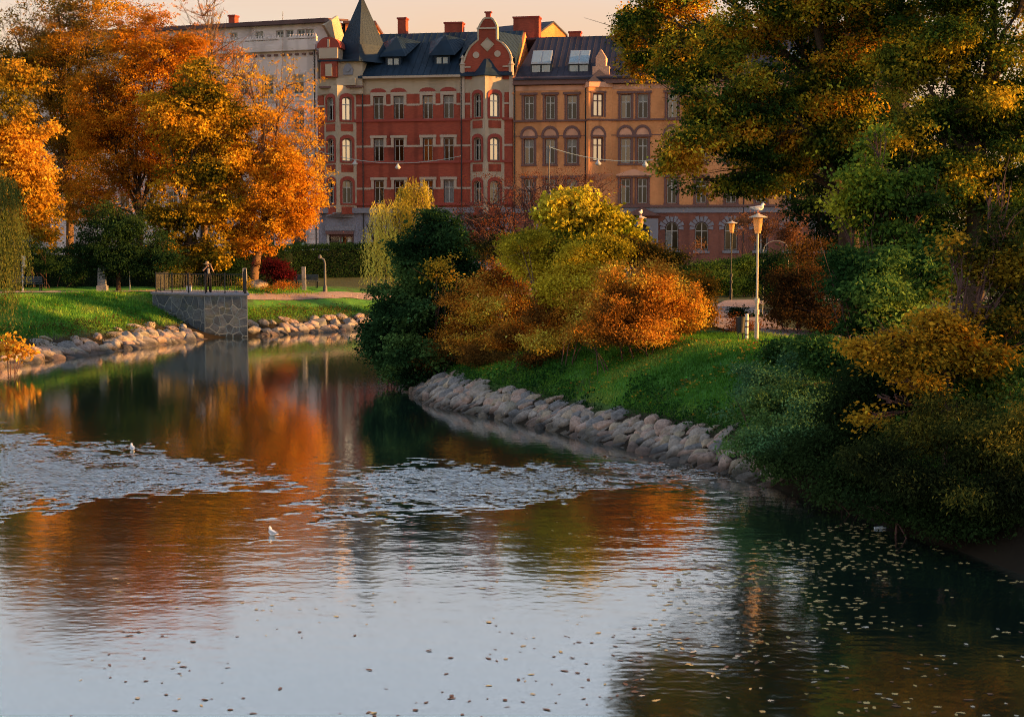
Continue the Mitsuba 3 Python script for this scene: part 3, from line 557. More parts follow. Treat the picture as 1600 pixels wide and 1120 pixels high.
# tower: cream drum, steep pyramid roof and the small ornate dormer at its left
a0, a1 = ur(503), u_t1 - .1; ze = RH.uz(550, 96, .6)[1]
part(b, 'tower_wall', RH.box(a0, a1, zr(146), ze, -5, .35).get(), 'plaster_cream', label='cream plaster tower wall under the pyramid roof')
part(b, 'tower_band', RH.box(a0 - .05, a1 + .02, zr(136.5), zr(133.5), -.1, .62).get(), 'trim_brown'); part(b, 'tower_ledge', RH.box(ur(530), ur(559), zr(133), zr(122), .3, .75).get(), 'plaster_cream')
uu, z = RH.uz(544, 109, .4); part(b, 'shell_ornament', MB().mesh(RH.slab(Polygon([(uu - .45, z - .5), (uu + .45, z - .5), (uu + .5, z), (uu + .25, z + .45), (uu, z + .62), (uu - .25, z + .45), (uu - .5, z)]), .34, .5)).mesh(RH.slab(Point(uu, z).buffer(.22, 8), .49, .6)).get(), 'trim_grey')
apz = RH.uz(557, -8, -1.6)[1]; ap = RH.P(ur(557, 10), apz, -2.0)
def ring4(u0, u1, o0, o1, z): return RH.P([u0, u1, u1, u0], [z] * 4, [o1, o1, o0, o0])
r0 = ring4(a0 - .1, a1 + 1.0, -5.2, .95, ze - .05); r1 = ring4(a0 + .55, a1 + .8, -4.6, .45, ze + 1.5); r2 = ring4(a0 + 1.15, a1 + .2, -4.1, -.1, ze + 3.0)
# the pyramid stands cornerwise so that one edge faces the canal
cx, co = ur(558), -2.0
def ringd(rad, z): return RH.P(cx + rad * np.cos(np.radians([-78, 12, 102, 192])) * 1.0, [z] * 4, co - rad * np.sin(np.radians([-78, 12, 102, 192])) * -1.0)
v, fc = [], []
zs = [(3.1, ze - .02), (2.55, ze + .75), (2.2, ze + 1.7), (.03, apz)]
v = np.vstack([RH.P(cx + r * np.cos(np.radians([-100, -10, 80, 170])), [zq] * 4, co - r * np.sin(np.radians([-100, -10, 80, 170])) * -1) for r, zq in zs])
m = MB().add(v, [[r * 4 + q, r * 4 + (q + 1) % 4, r * 4 + 4 + (q + 1) % 4, r * 4 + 4 + q] for r in range(3) for q in range(4)]); tr = part(b, 'tower_roof', m.get(), 'roof_slate', label='steep dark slate pyramid roof of the tower')
ms = MB()
for q in range(4):
    for k in np.linspace(.12, .88, 6):
        pa = v[8 + q] * (1 - k) + v[8 + (q + 1) % 4] * k; pb = v[12 + q] * (1 - k) + v[12 + (q + 1) % 4] * k; ms.tube([pa, pb], .02, 4)
part(tr, 'seams', ms.get(), 'roof_slate', stuff=True)
part(b, 'tower_eave', RH.box(a0 - .1, a1 + .1, ze, ze + .15, -5, .8).get(), 'roof_slate')
# ornate round-topped dormer
d0, d1 = ur(506), ur(531); zb_, zd = zr(120), RH.uz(518, 75, .8)[1]
k = part(b, 'round_dormer', RH.box(d0, d1, zb_, zd - 1.0, -2.5, .75).get(), 'brick_red', label='small ornate dormer with a round brick top beside the tower'); part(k, 'block', RH.box(d0 - .12, d1 + .12, zd - .998, zd, -2.5, .9).get(), 'trim_cream')
a = np.linspace(0, np.pi, 15); cu = (d0 + d1) / 2; part(k, 'round_top', RH.slab(Polygon([(cu + (d1 - cu + .35) * math.cos(t), zd + .002 + 1.02 * math.sin(t)) for t in a]), -2.4, .8), 'trim_brick')
part(k, 'panel', RH.box(cu - .33, cu + .33, zb_ + .1, zd - 1.5, .7, .82).get(), 'plaster_cream'); part(k, 'keystone', RH.box(cu - .1, cu + .1, zd + .05, zd + .8, .7, .86).get(), 'trim_cream')

# ---- ochre brick house
OH = Fac(at(802.3, 230, 138.55), at(1420, 230, 132.4)); b = thing('ochre_house', 'ochre brick house with arched upper windows and plum slate roof', 'building'); hs = []
zo = lambda y: OH.uz(900, y)[1]; uo = lambda x, y=230: OH.uz(x, y)[0]
z_e = zo(128)
cols = [826.5, 859.5, 893.5, 977.5, 1004, 1050, 1096, 1143, 1190, 1236, 1283, 1330, 1376]
for ci, x in enumerate(cols):
    c = uo(x)
    for r, (y0, y1) in enumerate(((187, 148.5), (256.5, 216.5), (319, 279))):
        z0, z1 = zo(y0), zo(y1); k = window(b, OH, c - .50, c + .50, z0, z1, 0, 'frame_pale', 'frame_brown', holes=hs, curtain=.45, fw=.085)
        m = MB()
        for s in (-1, 1): OH.box(c + s * .60 - .09, c + s * .60 + .09, z0 - .02, z1 + .05, -.05, .07, m)
        OH.box(c - .82, c + .82, z1 + .052, z1 + .26, -.05, .16, m); OH.box(c - .74, c + .74, z0 - .16, z0 - .022, -.05, .12, m)
        part(k, 'surround', m.get(), 'trim_brown')
        if r == 1:
            zz = z1 + .262; a = np.linspace(0, np.pi, 13)
            lun = Polygon([(c + .60 * math.cos(t), zz + .66 * math.sin(t)) for t in a]); big = Polygon([(c + .82 * math.cos(t), zz + .92 * math.sin(t)) for t in a])
            part(k, 'lunette', OH.slab(lun, -.02, .05), 'plaster_salmon'); part(k, 'arch', OH.slab(big.difference(lun.buffer(.01)), -.02, .13), 'trim_brown')
z_g = zo(333)
wall(b, OH, sbox(0, z_g, OH.L, zo(141)), hs, 'brick_ochre'); part(b, 'frieze', OH.box(0, OH.L, zo(141) + .002, z_e - .3, -.42, .03).get(), 'plaster_salmon')
for y0, y1, mat, o in ((190, 187.3, 'trim_brown', .18), (324.5, 321, 'trim_brown', .3), (333, 325, 'trim_grey', .16), (132, 125, 'trim_brown', .42), (212.8, 211.6, 'trim_brown', .05)): part(b, 'band', OH.box(0, OH.L, zo(y0), zo(y1), -.05, o).get(), mat)
shell(b, OH, 0, OH.L, STREET - .2, z_e, 13, 'brick_ochre')
hg = []
for x in (1049.5, 1096, 1142, 1189, 1236, 1283, 850, 896, 942):
    c = uo(x, 370); z0, z1 = zo(391), zo(347); k = window(b, OH, c - .62, c + .62, z0, z1, .62, 'frame_pale', 'frame_dark', holes=hg, curtain=.5)
    for q, t in enumerate(np.linspace(.05, np.pi - .05, 9)):   # voussoirs, proud and uneven
        t0, t1 = t - .15, t + .15; zc_ = z1 - .62; ro = 1.08 + .12 * (q % 2)
        part(k, 'voussoir', OH.slab(Polygon([(c + .64 * math.cos(t0), zc_ + .64 * math.sin(t0)), (c + ro * math.cos(t0), zc_ + ro * math.sin(t0)), (c + ro * math.cos(t1), zc_ + ro * math.sin(t1)), (c + .64 * math.cos(t1), zc_ + .64 * math.sin(t1))]), -.02, .09), 'trim_grey')
    sill(k, OH, c - .75, c + .75, z0 - .01, 'trim_grey', .25)
# portal
c = uo(1003, 370); dr_ = arch_poly(c - .75, c + .75, STREET - .1, zo(350), .75); hg.append(dr_)
k = part(b, 'portal', OH.slab(arch_poly(c - 1.5, c + 1.5, STREET - .1, zo(342), 0).difference(dr_), -.05, .3), 'trim_grey'); part(k, 'door', OH.slab(dr_, -.36, -.3), 'frame_dark')
zp = zo(341); part(k, 'pediment', OH.slab(Polygon([(c - 1.75, zp + .2), (c + 1.75, zp + .2), (c, zp + 1.0)]), -.05, .45), 'trim_brown')
wall(b, OH, sbox(0, STREET - .2, OH.L, z_g - .002), hg, 'brick_brown', name='base_wall', label='brown brick ground floor wall')
cp = (uo(977.5) + uo(1004)) / 2; zp = zo(275.5); part(b, 'pediment', OH.slab(Polygon([(cp - 1.6, zp), (cp + 1.6, zp), (cp + 1.6, zp + .12), (cp, zp + .62), (cp - 1.6, zp + .12)]), -.05, .3), 'plaster_salmon')
z_ri = OH.uz(900, 57.5, -6)[1]
roof(b, OH, 0.1, OH.L, .55, z_e + .35, -.3, z_e + .62, 'roof_plum'); roof(b, OH, .1, OH.L, -.29, z_e + .6, -6, z_ri, 'roof_plum', seam=.6, du0=1.2); roof(b, OH, 0, OH.L, -13, z_e, -6.01, z_ri, 'roof_plum')
part(b, 'party_wall', MB().hexa(OH.P([-.12] * 4, [z_e - 1, z_e - 1, z_ri + .5, z_e + .4], [-12, .2, -6, .2]), OH.P([.16] * 4, [z_e - 1, z_e - 1, z_ri + .5, z_e + .4], [-12, .2, -6, .2])).get(), 'plaster_orange')
for px, n in ((836, 0), (895, 0), (1000, 0), (1090, 0), (1135, 0), (1230, 0)):
    uu, z0 = OH.uz(px + 9, 116, -.75); k = part(b, 'roof_light', OH.box(uu - 1.0, uu + 1.0, z0 - .3, z0 + .95, -2.2, -.9).get(), 'frame_dark')
    for q in (-.47, .47):
        part(k, 'pane', OH.box(uu + q - .38, uu + q + .38, z0, z0 + .82, -.92, -.86).get(), 'curtain')
        p0 = OH.P([uu + q - .46, uu + q + .46, uu + q + .46, uu + q - .46], [z0 + 1.0, z0 + 1.0, z0 + 2.35, z0 + 2.35], [-.75, -.75, -2.2, -2.2]); sk = part(k, 'skylight', MB().hexa(p0 - [0, 0, .08], p0).get(), 'steel')
        p1 = OH.P([uu + q - .38, uu + q + .38, uu + q + .38, uu + q - .38], [z0 + 1.08, z0 + 1.08, z0 + 2.28, z0 + 2.28], [-.80, -.80, -2.1, -2.1]); part(sk, 'glass', MB().hexa(p1 - [0, 0, .02], p1 + [0, 0, .03]).get(), 'skylight_glass')
# bay with a little pyramid cap
b0, b1, bm = uo(915), uo(956), uo(921.5)
A = Fac(OH.P(b0, 0, 0)[:2], OH.P(bm, 0, 1.0)[:2]); B = Fac(OH.P(bm, 0, 1.0)[:2], OH.P(b1, 0, 0.02)[:2])
hl = []; c = B.uz(935, 165)[0]
for y0, y1 in ((184, 147.5), (253.5, 216)):
    z0, z1 = zo(y0), zo(y1); k = window(b, B, c - .52, c + .52, z0, z1, 0, 'frame_brown', 'frame_brown', holes=hl, curtain=0, fw=.085, glass='pane_bright'); m = MB()
    for s in (-1, 1): B.box(c + s * .62 - .09, c + s * .62 + .09, z0 - .02, z1 + .05, -.05, .05, m)
    B.box(c - .75, c + .75, z1 + .052, z1 + .2, -.05, .1, m); part(k, 'surround', m.get(), 'trim_brown')
    if y0 > 200:
        a = np.linspace(0, np.pi, 13); lun = Polygon([(c + .56 * math.cos(t), z1 + .202 + .62 * math.sin(t)) for t in a]); part(k, 'arch', B.slab(Polygon([(c + .74 * math.cos(t), z1 + .202 + .86 * math.sin(t)) for t in a]).difference(lun), -.02, .09), 'trim_brown'); part(k, 'lunette', B.slab(lun, -.02, .03), 'plaster_salmon')
wall(b, A, sbox(0, zo(272), A.L, zo(130)), [], 'brick_ochre', -.1, 0, 'bay_wall'); wall(b, B, sbox(0, zo(272), B.L, zo(130)), hl, 'brick_ochre', -.25, 0, 'bay_wall')
for y0, y1 in ((190, 187.3), (138, 130)): part(b, 'bay_band', MB().mesh(A.box(0, A.L, zo(y0), zo(y1), .0, .12).get()).mesh(B.box(0, B.L, zo(y0), zo(y1), .0, .12).get()).get(), 'trim_brown' if y0 > 180 else 'plaster_salmon')
P3 = np.array([OH.P(b0 - .15, zo(130), .0), OH.P(bm - .05, zo(130), 1.25), OH.P(b1 + .2, zo(130), .0)]); part(b, 'bay_roof', trimesh.Trimesh(np.vstack([P3, OH.P((b0 + b1) / 2, zo(109), -.2)]), [[0, 1, 3], [1, 2, 3], [0, 2, 1]], process=False), 'roof_plum')
part(b, 'bay_foot', trimesh.Trimesh(np.vstack([P3 * [1, 1, 0] + [0, 0, zo(272)], OH.P((b0 + b1) / 2, zo(286), 0)]), [[1, 0, 3], [2, 1, 3], [0, 1, 2]], process=False), 'plaster_salmon')
g0, g1 = OH.uz(926, 100, -.4)[0], OH.uz(952, 100, -.4)[0]; gb, gt = z_e + .3, OH.uz(938, 77, -.4)[1]
part(b, 'stepped_gable', OH.slab(Polygon([(g0, gb), (g1, gb), (g1, gb + 1.1), (g1 - .3, gb + 1.1), (g1 - .3, gb + 1.9), ((g0 + g1) / 2, gt), (g0 + .3, gb + 1.9), (g0 + .3, gb + 1.1), (g0, gb + 1.1)]), -1.6, -.25), 'plaster_salmon')
for x in (804.5, 915, 1163): downpipe(b, OH, uo(x), STREET, z_e)
q = OH.uz(893, 57, -6); chimney(b, OH, OH.uz(889, 57, -6)[0], OH.uz(907, 57, -6)[0], q[1] - 1, OH.uz(893, 52, -6)[1], -6, .8)

# ---- houses in the second row
b = thing('rear_house', 'orange plaster house wall rising behind the slate tower', 'building')
k = part(b, 'wall', MB().box(-16.4, -13.6, 147, 163, 3, 26.8).get(), 'plaster_orange'); part(b, 'roof', MB().box(-16.6, -13.4, 146.8, 163.2, 26.803, 27.05).get(), 'roof_brown')
b = thing('gabled_rear_house', 'orange gable end rising behind the plum roof', 'building')
p0, p1 = at(838, 70, 152), at(884, 70, 156.5); G = Fac(p0, p1); zt = G.uz(863, 37)[1]; z0 = G.uz(863, 62)[1]; zl = G.uz(884, 56)[1]
part(b, 'wall', G.slab(Polygon([(0, 4), (G.L, 4), (G.L, zl), (G.L * .56, zt), (0, zl - .6)]), -.4, 0), 'plaster_orange')
part(b, 'roof', MB().hexa(G.P([-.2, G.L * .56, G.L * .56, -.2], [zl - .7, zt + .05, zt + .05, zl - .7], [.1, .1, -9, -9]), G.P([-.2, G.L * .56, G.L * .56, -.2], [zl - .5, zt + .25, zt + .25, zl - .5], [.1, .1, -9, -9])).hexa(G.P([G.L * .56, G.L + .2, G.L + .2, G.L * .56], [zt + .05, zl - .1, zl - .1, zt + .05], [.1, .1, -9, -9]), G.P([G.L * .56, G.L + .2, G.L + .2, G.L * .56], [zt + .25, zl + .1, zl + .1, zt + .25], [.1, .1, -9, -9])).get(), 'roof_plum')

#@@NEXT@@
# ------------------------------------------------------------------ foliage builders
def B(px, py, rx, ry, Y, w=1.0, dy=None):
    """one clump of a crown: centre, radii in metres, weight"""
    c = at(px, py, Y); k = Y / F
    return (*c, rx * k, (dy if dy else 0.5 * (rx + ry) * k), ry * k, w)
def leaf_mesh(pos, nrm, dirv, size, col, broad=0.62, lobed=False):
    n = len(pos); d = dirv - nrm * np.sum(dirv * nrm, 1, keepdims=True); d /= np.linalg.norm(d, axis=1, keepdims=True) + 1e-9
    s = np.cross(nrm, d); L = size[:, None]; W = L * broad * 0.5
    if lobed:                                            # five points like a maple leaf
        pts = [pos, pos + d * L * .30 - s * W * 1.0 + nrm * L * .10, pos + d * L * .72 - s * W * .95 + nrm * L * .05, pos + d * L * 1.0 - nrm * L * .12, pos + d * L * .72 + s * W * .95 + nrm * L * .05, pos + d * L * .30 + s * W * 1.0 + nrm * L * .10]
        f = np.array([[0, 1, 2], [0, 2, 3], [0, 3, 4], [0, 4, 5]])
    else:
        pts = [pos, pos + d * L * .45 - s * W + nrm * L * .10, pos + d * L - nrm * L * .10, pos + d * L * .45 + s * W + nrm * L * .10]; f = np.array([[0, 1, 2], [0, 2, 3]])
    k = len(pts); v = np.stack(pts, 1).reshape(-1, 3)
    return v, (f[None] + (np.arange(n) * k)[:, None, None]).reshape(-1, 3), np.repeat(col, k, 0)
def colours(p, pal, rg, scale=0.5, seed=0, jit=0.22, grad=None, con=2.2):
    pal = np.array(pal); t = np.clip((meshkit.fbm(p * scale, 3, seed) - 0.5) * con + 0.5, 0, 1)
    if grad is not None: t = np.clip(t * 0.55 + grad * 0.45, 0, 1)
    t = np.clip(t + rg.normal(0, 0.13, len(p)), 0, 0.9999) * (len(pal) - 1); i = t.astype(int); f = (t - i)[:, None]
    c = pal[i] * (1 - f) + pal[np.minimum(i + 1, len(pal) - 1)] * f
    return np.clip(c * np.exp(rg.normal(0, jit, (len(p), 1))), 0.004, 0.9)
def crown_mesh(blobs, n, leaf, pal, seed, gap=0.40, gscale=0.8, spray=9, sp=0.26, shellp=2.4, up=0.55, broad=0.62, lobed=False, cscale=0.5, droop=0.2, jit=0.22, keep=None, con=2.2, sub=10, core=.35):
    rg = R(seed); bl = np.array(blobs, float); m = int(n / spray)
    vol = bl[:, 6] * (bl[:, 3] * bl[:, 4] + bl[:, 4] * bl[:, 5] + bl[:, 3] * bl[:, 5])
    if sub:                                              # every clump breaks up into smaller ones, with gaps between
        kids = []
        for q in bl:
            d = rg.normal(size=(sub, 3)); d /= np.linalg.norm(d, axis=1, keepdims=True); rr = rg.uniform(.35, 1.15, (sub, 1)); sc = rg.uniform(.20, .48, (sub, 1))
            kids.append(np.hstack([q[:3] + d * q[3:6] * rr * .92, q[3:6] * sc * [1.1, 1.1, .8], np.full((sub, 1), q[6])]))
        kids = np.vstack(kids); bl = np.vstack([kids, np.hstack([bl[:, :3], bl[:, 3:6] * .9, bl[:, 6:] * core])]); vol = bl[:, 6] * (bl[:, 3] * bl[:, 4] + bl[:, 4] * bl[:, 5] + bl[:, 3] * bl[:, 5])
    C = np.zeros((0, 3)); O = np.zeros((0, 3)); tries = 0
    while len(C) < m and tries < 12:
        tries += 1; k = rg.choice(len(bl), m, p=vol / vol.sum()); d = rg.normal(size=(m, 3)); d /= np.linalg.norm(d, axis=1, keepdims=True)
        r = rg.random(m) ** (1 / shellp); p = bl[k, :3] + d * bl[k, 3:6]; p = bl[k, :3] + d * bl[k, 3:6] * r[:, None]
        g = meshkit.fbm(p * gscale + seed * 3.7, 3, seed); ok = g > gap
        ok &= p[:, 2] > height(p[:, 0], p[:, 1]) + 0.05
        ok &= p[:, 2] > 0.12
        if keep is not None: ok &= keep(p)
        C = np.vstack([C, p[ok]]); O = np.vstack([O, d[ok]])
    C, O = C[:m], O[:m]
    pos = np.repeat(C, spray, 0); out = np.repeat(O, spray, 0); q = len(pos)
    # a spray is a flat fan of leaves along a twig that points outwards
    tw = O + rg.normal(0, 0.5, O.shape); tw[:, 2] = tw[:, 2] * 0.4 - droop * rg.random(len(tw)); tw /= np.linalg.norm(tw, axis=1, keepdims=True)
    twr = np.repeat(tw, spray, 0); along = rg.uniform(-1, 1, (q, 1)); lat = rg.normal(0, 0.55, (q, 3)); lat[:, 2] *= 0.45
    pos = pos + (twr * along + lat) * sp
    nrm = rg.normal(0, 0.62, (q, 3)) + out * 0.35 + [0, 0, up]; nrm /= np.linalg.norm(nrm, axis=1, keepdims=True)
    dirv = twr + rg.normal(0, 0.7, (q, 3)) - [0, 0, droop]
    col = colours(C, pal, rg, cscale, seed, jit, con=con); col = np.repeat(col, spray, 0) * np.exp(rg.normal(0, 0.13, (q, 1)))
    col = np.clip(col, .003, .9)
    return leaf_mesh(pos, nrm, dirv, leaf * rg.uniform(0.6, 1.25, q), col, broad, lobed)
def bez(a, b, c, n=7):
    t = np.linspace(0, 1, n)[:, None]; return a * (1 - t) ** 2 + 2 * b * t * (1 - t) + c * t * t
def wood(k, base, blobs, r0, seed, fork=0.35, mat='bark', twigs=6, lean=None, trunk_top=None, tw_r=0.012, reach=0.95):
    """trunk with limbs to every clump, then twigs inside the clumps"""
    rg = R(seed + 99); bl = np.array(blobs); base = np.array(base, float); top = np.array(trunk_top) if trunk_top is not None else np.array([*(base[:2] * .6 + bl[:, :2].mean(0) * .4), base[2] + (bl[:, 2].max() - base[2]) * fork])
    hgt = top[2] - base[2]; mid = base * .5 + top * .5 + [rg.normal(0, .04 * hgt), rg.normal(0, .04 * hgt), 0]
    tr = bez(base - [0, 0, .25], mid, top, 9); rr = np.linspace(1, .62, 9) * r0; rr[0] *= 1.5; rr[1] *= 1.12
    part(k, 'trunk', MB().tube(tr, rr, 9).get(), mat, smooth=True)
    m = MB()
    for q in bl:
        c = q[:3]; s = tr[rg.integers(5, 9)]; L = np.linalg.norm(c - s)
        cp = s * .55 + c * .45 + [rg.normal(0, .08 * L), rg.normal(0, .08 * L), .10 * L]
        b_ = bez(s, cp, c, 8) + np.vstack([np.zeros((1, 3)), rg.normal(0, .018 * L, (6, 3)), np.zeros((1, 3))])
        r = np.clip(r0 * .5 * (q[3] + q[5]) / (bl[:, 3] + bl[:, 5]).max(), r0 * .14, r0 * .5); m.tube(b_, np.linspace(r, r * .35, 8), 6)
        for _ in range(twigs):
            st = b_[rg.integers(4, 8)]; d = rg.normal(size=3); d[2] = abs(d[2]) * .8 + .1 if rg.random() < .7 else d[2]; d /= np.linalg.norm(d); e = c + d * q[3:6] * reach * rg.uniform(.6, 1.05)
            cp = st * .5 + e * .5 + rg.normal(0, .08, 3) * np.linalg.norm(e - st); tb = bez(st, cp, e, 6); m.tube(tb, np.linspace(max(r * .3, tw_r * 2), tw_r * .6, 6), 4)
            for _ in range(2):
                s2 = tb[rg.integers(2, 5)]; e2 = s2 + (e - st) * rg.uniform(.25, .5) + rg.normal(0, .12, 3) * np.linalg.norm(e - st); m.tube([s2, (s2 + e2) / 2 + rg.normal(0, .04, 3), e2], [tw_r * 1.1, tw_r * .8, tw_r * .4], 3)
    part(k, 'branches', m.get(), mat, stuff=True)
def tree(name, label, base, blobs, n, leaf, pal, seed, group=None, cat='tree', r0=.25, w={}, **c):
    k = thing(name, label, cat, group); wood(k, base, blobs, r0, seed, **w)
    v, f, col = crown_mesh(blobs, n, leaf, pal, seed, **c); part(k, 'crown', (v, f), 'leaf', color=col, stuff=True)
    return k
def shrub(name, label, blobs, n, leaf, pal, seed, stems=9, cat='shrub', group=None, mat='twig', **c):
    k = thing(name, label, cat, group); rg = R(seed + 5); m = MB(); bl = np.array(blobs)
    c0 = bl[:, :2].mean(0)
    for _ in range(stems):
        q = bl[rg.integers(len(bl))]; b0 = np.array([q[0] * .75 + c0[0] * .25 + rg.normal(0, .25 * q[3]), q[1] + rg.normal(0, .25 * q[4]), 0]); b0[2] = max(float(height(b0[0], b0[1])), 0) - .1
        d = rg.normal(size=3); d /= np.linalg.norm(d); e = q[:3] + d * q[3:6] * .9; e[2] = max(e[2], b0[2] + .4); cp = np.array([*(b0[:2] * .7 + e[:2] * .3), b0[2] + (e[2] - b0[2]) * .7]); L = np.linalg.norm(e - b0)
        tb = bez(b0, cp, e, 7); m.tube(tb, np.linspace(.012 * L ** .7 + .006, .004, 7), 4)
        for _ in range(3):
            s2 = tb[rg.integers(3, 6)]; e2 = s2 + (e - s2) * .6 + rg.normal(0, .15 * L, 3); m.tube([s2, e2], [.006, .003], 3)
    part(k, 'stems', m.get(), mat, stuff=True)
    v, f, col = crown_mesh(blobs, n, leaf, pal, seed, **c); part(k, 'foliage', (v, f), 'leaf', color=col, stuff=True)
    return k
def hedge(name, label, pts, w, h, n, leaf, pal, seed, group=None):
    k = thing(name, label, 'hedge', group); rg = R(seed); line = LineString(pts); m = MB(); P = np.array(pts, float)
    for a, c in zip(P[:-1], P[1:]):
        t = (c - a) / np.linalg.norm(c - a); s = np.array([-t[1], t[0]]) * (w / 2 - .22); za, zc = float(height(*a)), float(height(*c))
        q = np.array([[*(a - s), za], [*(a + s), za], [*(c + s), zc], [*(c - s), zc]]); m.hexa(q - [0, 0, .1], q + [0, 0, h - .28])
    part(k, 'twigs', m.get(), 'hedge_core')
    s = rg.uniform(0, line.length, n); p0 = np.array([line.interpolate(x).coords[0] for x in s]); p1 = np.array([line.interpolate(min(x + .2, line.length)).coords[0] if x + .2 < line.length else np.array(line.interpolate(x - .2).coords[0]) for x in s])
    t = p1 - p0; t /= np.linalg.norm(t, axis=1, keepdims=True); sd = np.stack([-t[:, 1], t[:, 0]], 1)
    face = rg.random(n); lat = np.where(face < .4, -w / 2, np.where(face < .55, w / 2, rg.uniform(-w / 2, w / 2, n))) + rg.normal(0, .10, n)
    zz = np.where(face < .55, rg.uniform(0.02, h, n), h) + rg.normal(0, .09, n); xy = p0 + sd * lat[:, None]; z = height(xy[:, 0], xy[:, 1]) + np.maximum(zz, .05)
    pos = np.column_stack([xy, z]); nrm = rg.normal(0, .6, (n, 3)) + np.column_stack([sd * np.where(face < .4, -1, np.where(face < .55, 1, 0))[:, None], (face >= .55) * 1.0]); nrm /= np.linalg.norm(nrm, axis=1, keepdims=True)
    v, f, col = leaf_mesh(pos, nrm, rg.normal(size=(n, 3)), leaf * rg.uniform(.6, 1.3, n), colours(pos, pal, rg, .7, seed)); part(k, 'foliage', (v, f), 'leaf', color=col, stuff=True)
    return k
def willow(name, label, base, blobs, n, pal, seed, length, leaf=.13, r0=.2, per=26, floor=0.3):
    """hanging strands of narrow leaves"""
    k = thing(name, label, 'tree'); rg = R(seed); bl = np.array(blobs); wood(k, base, blobs, r0, seed, twigs=4, mat='bark')
    vol = bl[:, 6] * bl[:, 3] * bl[:, 5]; q = bl[rg.choice(len(bl), n, p=vol / vol.sum())]; d = rg.normal(size=(n, 3)); d[:, 2] = np.abs(d[:, 2]) * .9; d /= np.linalg.norm(d, axis=1, keepdims=True)
    top = q[:, :3] + d * q[:, 3:6] * rg.random((n, 1)) ** .35; L = length * rg.uniform(.35, 1.1, n) * (0.55 + .9 * meshkit.fbm(top * .9, 2, seed)); L = np.minimum(L, top[:, 2] - floor)
    t = np.linspace(0, 1, per)[None, :, None]; drift = rg.normal(0, .10, (n, 1, 3)); out = d[:, None, :] * [1, 1, 0] * .35
    pos = top[:, None] + out * np.sqrt(t) + drift * t * 1.5 - np.array([0, 0, 1]) * L[:, None, None] * t; pos = pos.reshape(-1, 3) + rg.normal(0, .035, (n * per, 3))
    m = len(pos); nrm = rg.normal(0, 1, (m, 3)); nrm[:, 2] *= .3; nrm /= np.linalg.norm(nrm, axis=1, keepdims=True); dv = rg.normal(0, .35, (m, 3)) - [0, 0, 1.0]
    col = np.repeat(colours(top, pal, rg, .6, seed, .18), per, 0) * np.exp(rg.normal(0, .15, (m, 1))); v, f, col = leaf_mesh(pos, nrm, dv, leaf * rg.uniform(.7, 1.3, m), np.clip(col, .003, .9), .26)
    part(k, 'crown', (v, f), 'leaf', color=col, stuff=True)
    return k
G = lambda px, py, Y: (lambda p: np.array([p[0], p[1], float(height(p[0], p[1]))]))(at(px, py, Y))
ORANGE = [(.40, .13, .012), (.62, .23, .018), (.68, .31, .025), (.66, .38, .04)]
REDOR = [(.22, .10, .012), (.50, .19, .014), (.64, .27, .02), (.66, .36, .03)]
RUST = [(.10, .06, .015), (.26, .10, .015), (.48, .15, .018), (.60, .22, .02)]
YEL = [(.20, .16, .02), (.50, .27, .025), (.68, .36, .035), (.70, .42, .06)]
YGREEN = [(.05, .07, .012), (.16, .15, .015), (.42, .28, .025), (.60, .36, .03)]
GREEN = [(.018, .045, .012), (.03, .075, .016), (.05, .10, .02), (.08, .13, .025)]
DGREEN = [(.012, .030, .012), (.02, .05, .018), (.03, .065, .022)]
TEAL = [(.018, .055, .028), (.03, .085, .04), (.045, .11, .05)]
OLIVE = [(.035, .05, .012), (.07, .09, .016), (.13, .12, .018), (.22, .16, .02)]
OAK = [(.014, .030, .010), (.025, .055, .013), (.045, .085, .016), (.09, .12, .018), (.30, .26, .024), (.60, .40, .03), (.56, .24, .02)]
CRIM = [(.06, .008, .010), (.12, .010, .014), (.20, .016, .02)]

# ------------------------------------------------------------------ left bank trees
tree('maple_tree', 'yellow and orange maple at the left edge of the park', G(25, 450, 93), [B(15, 130, 45, 45, 93), B(10, 215, 65, 60, 93), B(45, 270, 48, 50, 93), B(62, 325, 40, 38, 93, .8), B(20, 300, 50, 60, 93), B(70, 365, 30, 26, 93, .6)], 40000, .19, YEL, 101, core=.8, lobed=True, gap=.38, cscale=.35)
tree('tree', 'tallest rust coloured tree at far left with thin upper twigs', G(105, 450, 109), [B(90, 20, 85, 60, 109, .45), B(60, 70, 65, 45, 109, .6), B(140, 60, 75, 55, 109, .7), B(70, 140, 60, 60, 109), B(120, 170, 70, 70, 109), B(90, 240, 75, 60, 109), B(120, 310, 60, 50, 109), B(30, 100, 45, 40, 109, .8), B(100, 105, 65, 50, 109), B(150, 20, 60, 45, 109, .5), B(20, 50, 40, 40, 109, .4), B(150, 230, 60, 60, 109)], 74000, .17, [(.06, .06, .014), (.14, .10, .015), (.42, .20, .02), (.60, .30, .02)], 102, r0=.32, gap=.40, core=.7, w=dict(twigs=12, mat='bark_pale', fork=.5))
tree('tree', 'broad red orange tree in the middle of the left bank', G(212, 450, 104), [B(190, 110, 65, 60, 104), B(255, 85, 60, 55, 104), B(285, 150, 60, 55, 104), B(180, 190, 70, 60, 104), B(240, 200, 70, 60, 104), B(190, 270, 75, 50, 104), B(165, 315, 60, 38, 104), B(262, 265, 50, 45, 104), B(215, 50, 60, 50, 104, .6), B(290, 95, 50, 45, 104), B(270, 215, 60, 50, 104), B(145, 150, 55, 55, 104)], 92000, .17, REDOR, 103, r0=.32, gap=.40, core=.7, gscale=.7, w=dict(twigs=10))
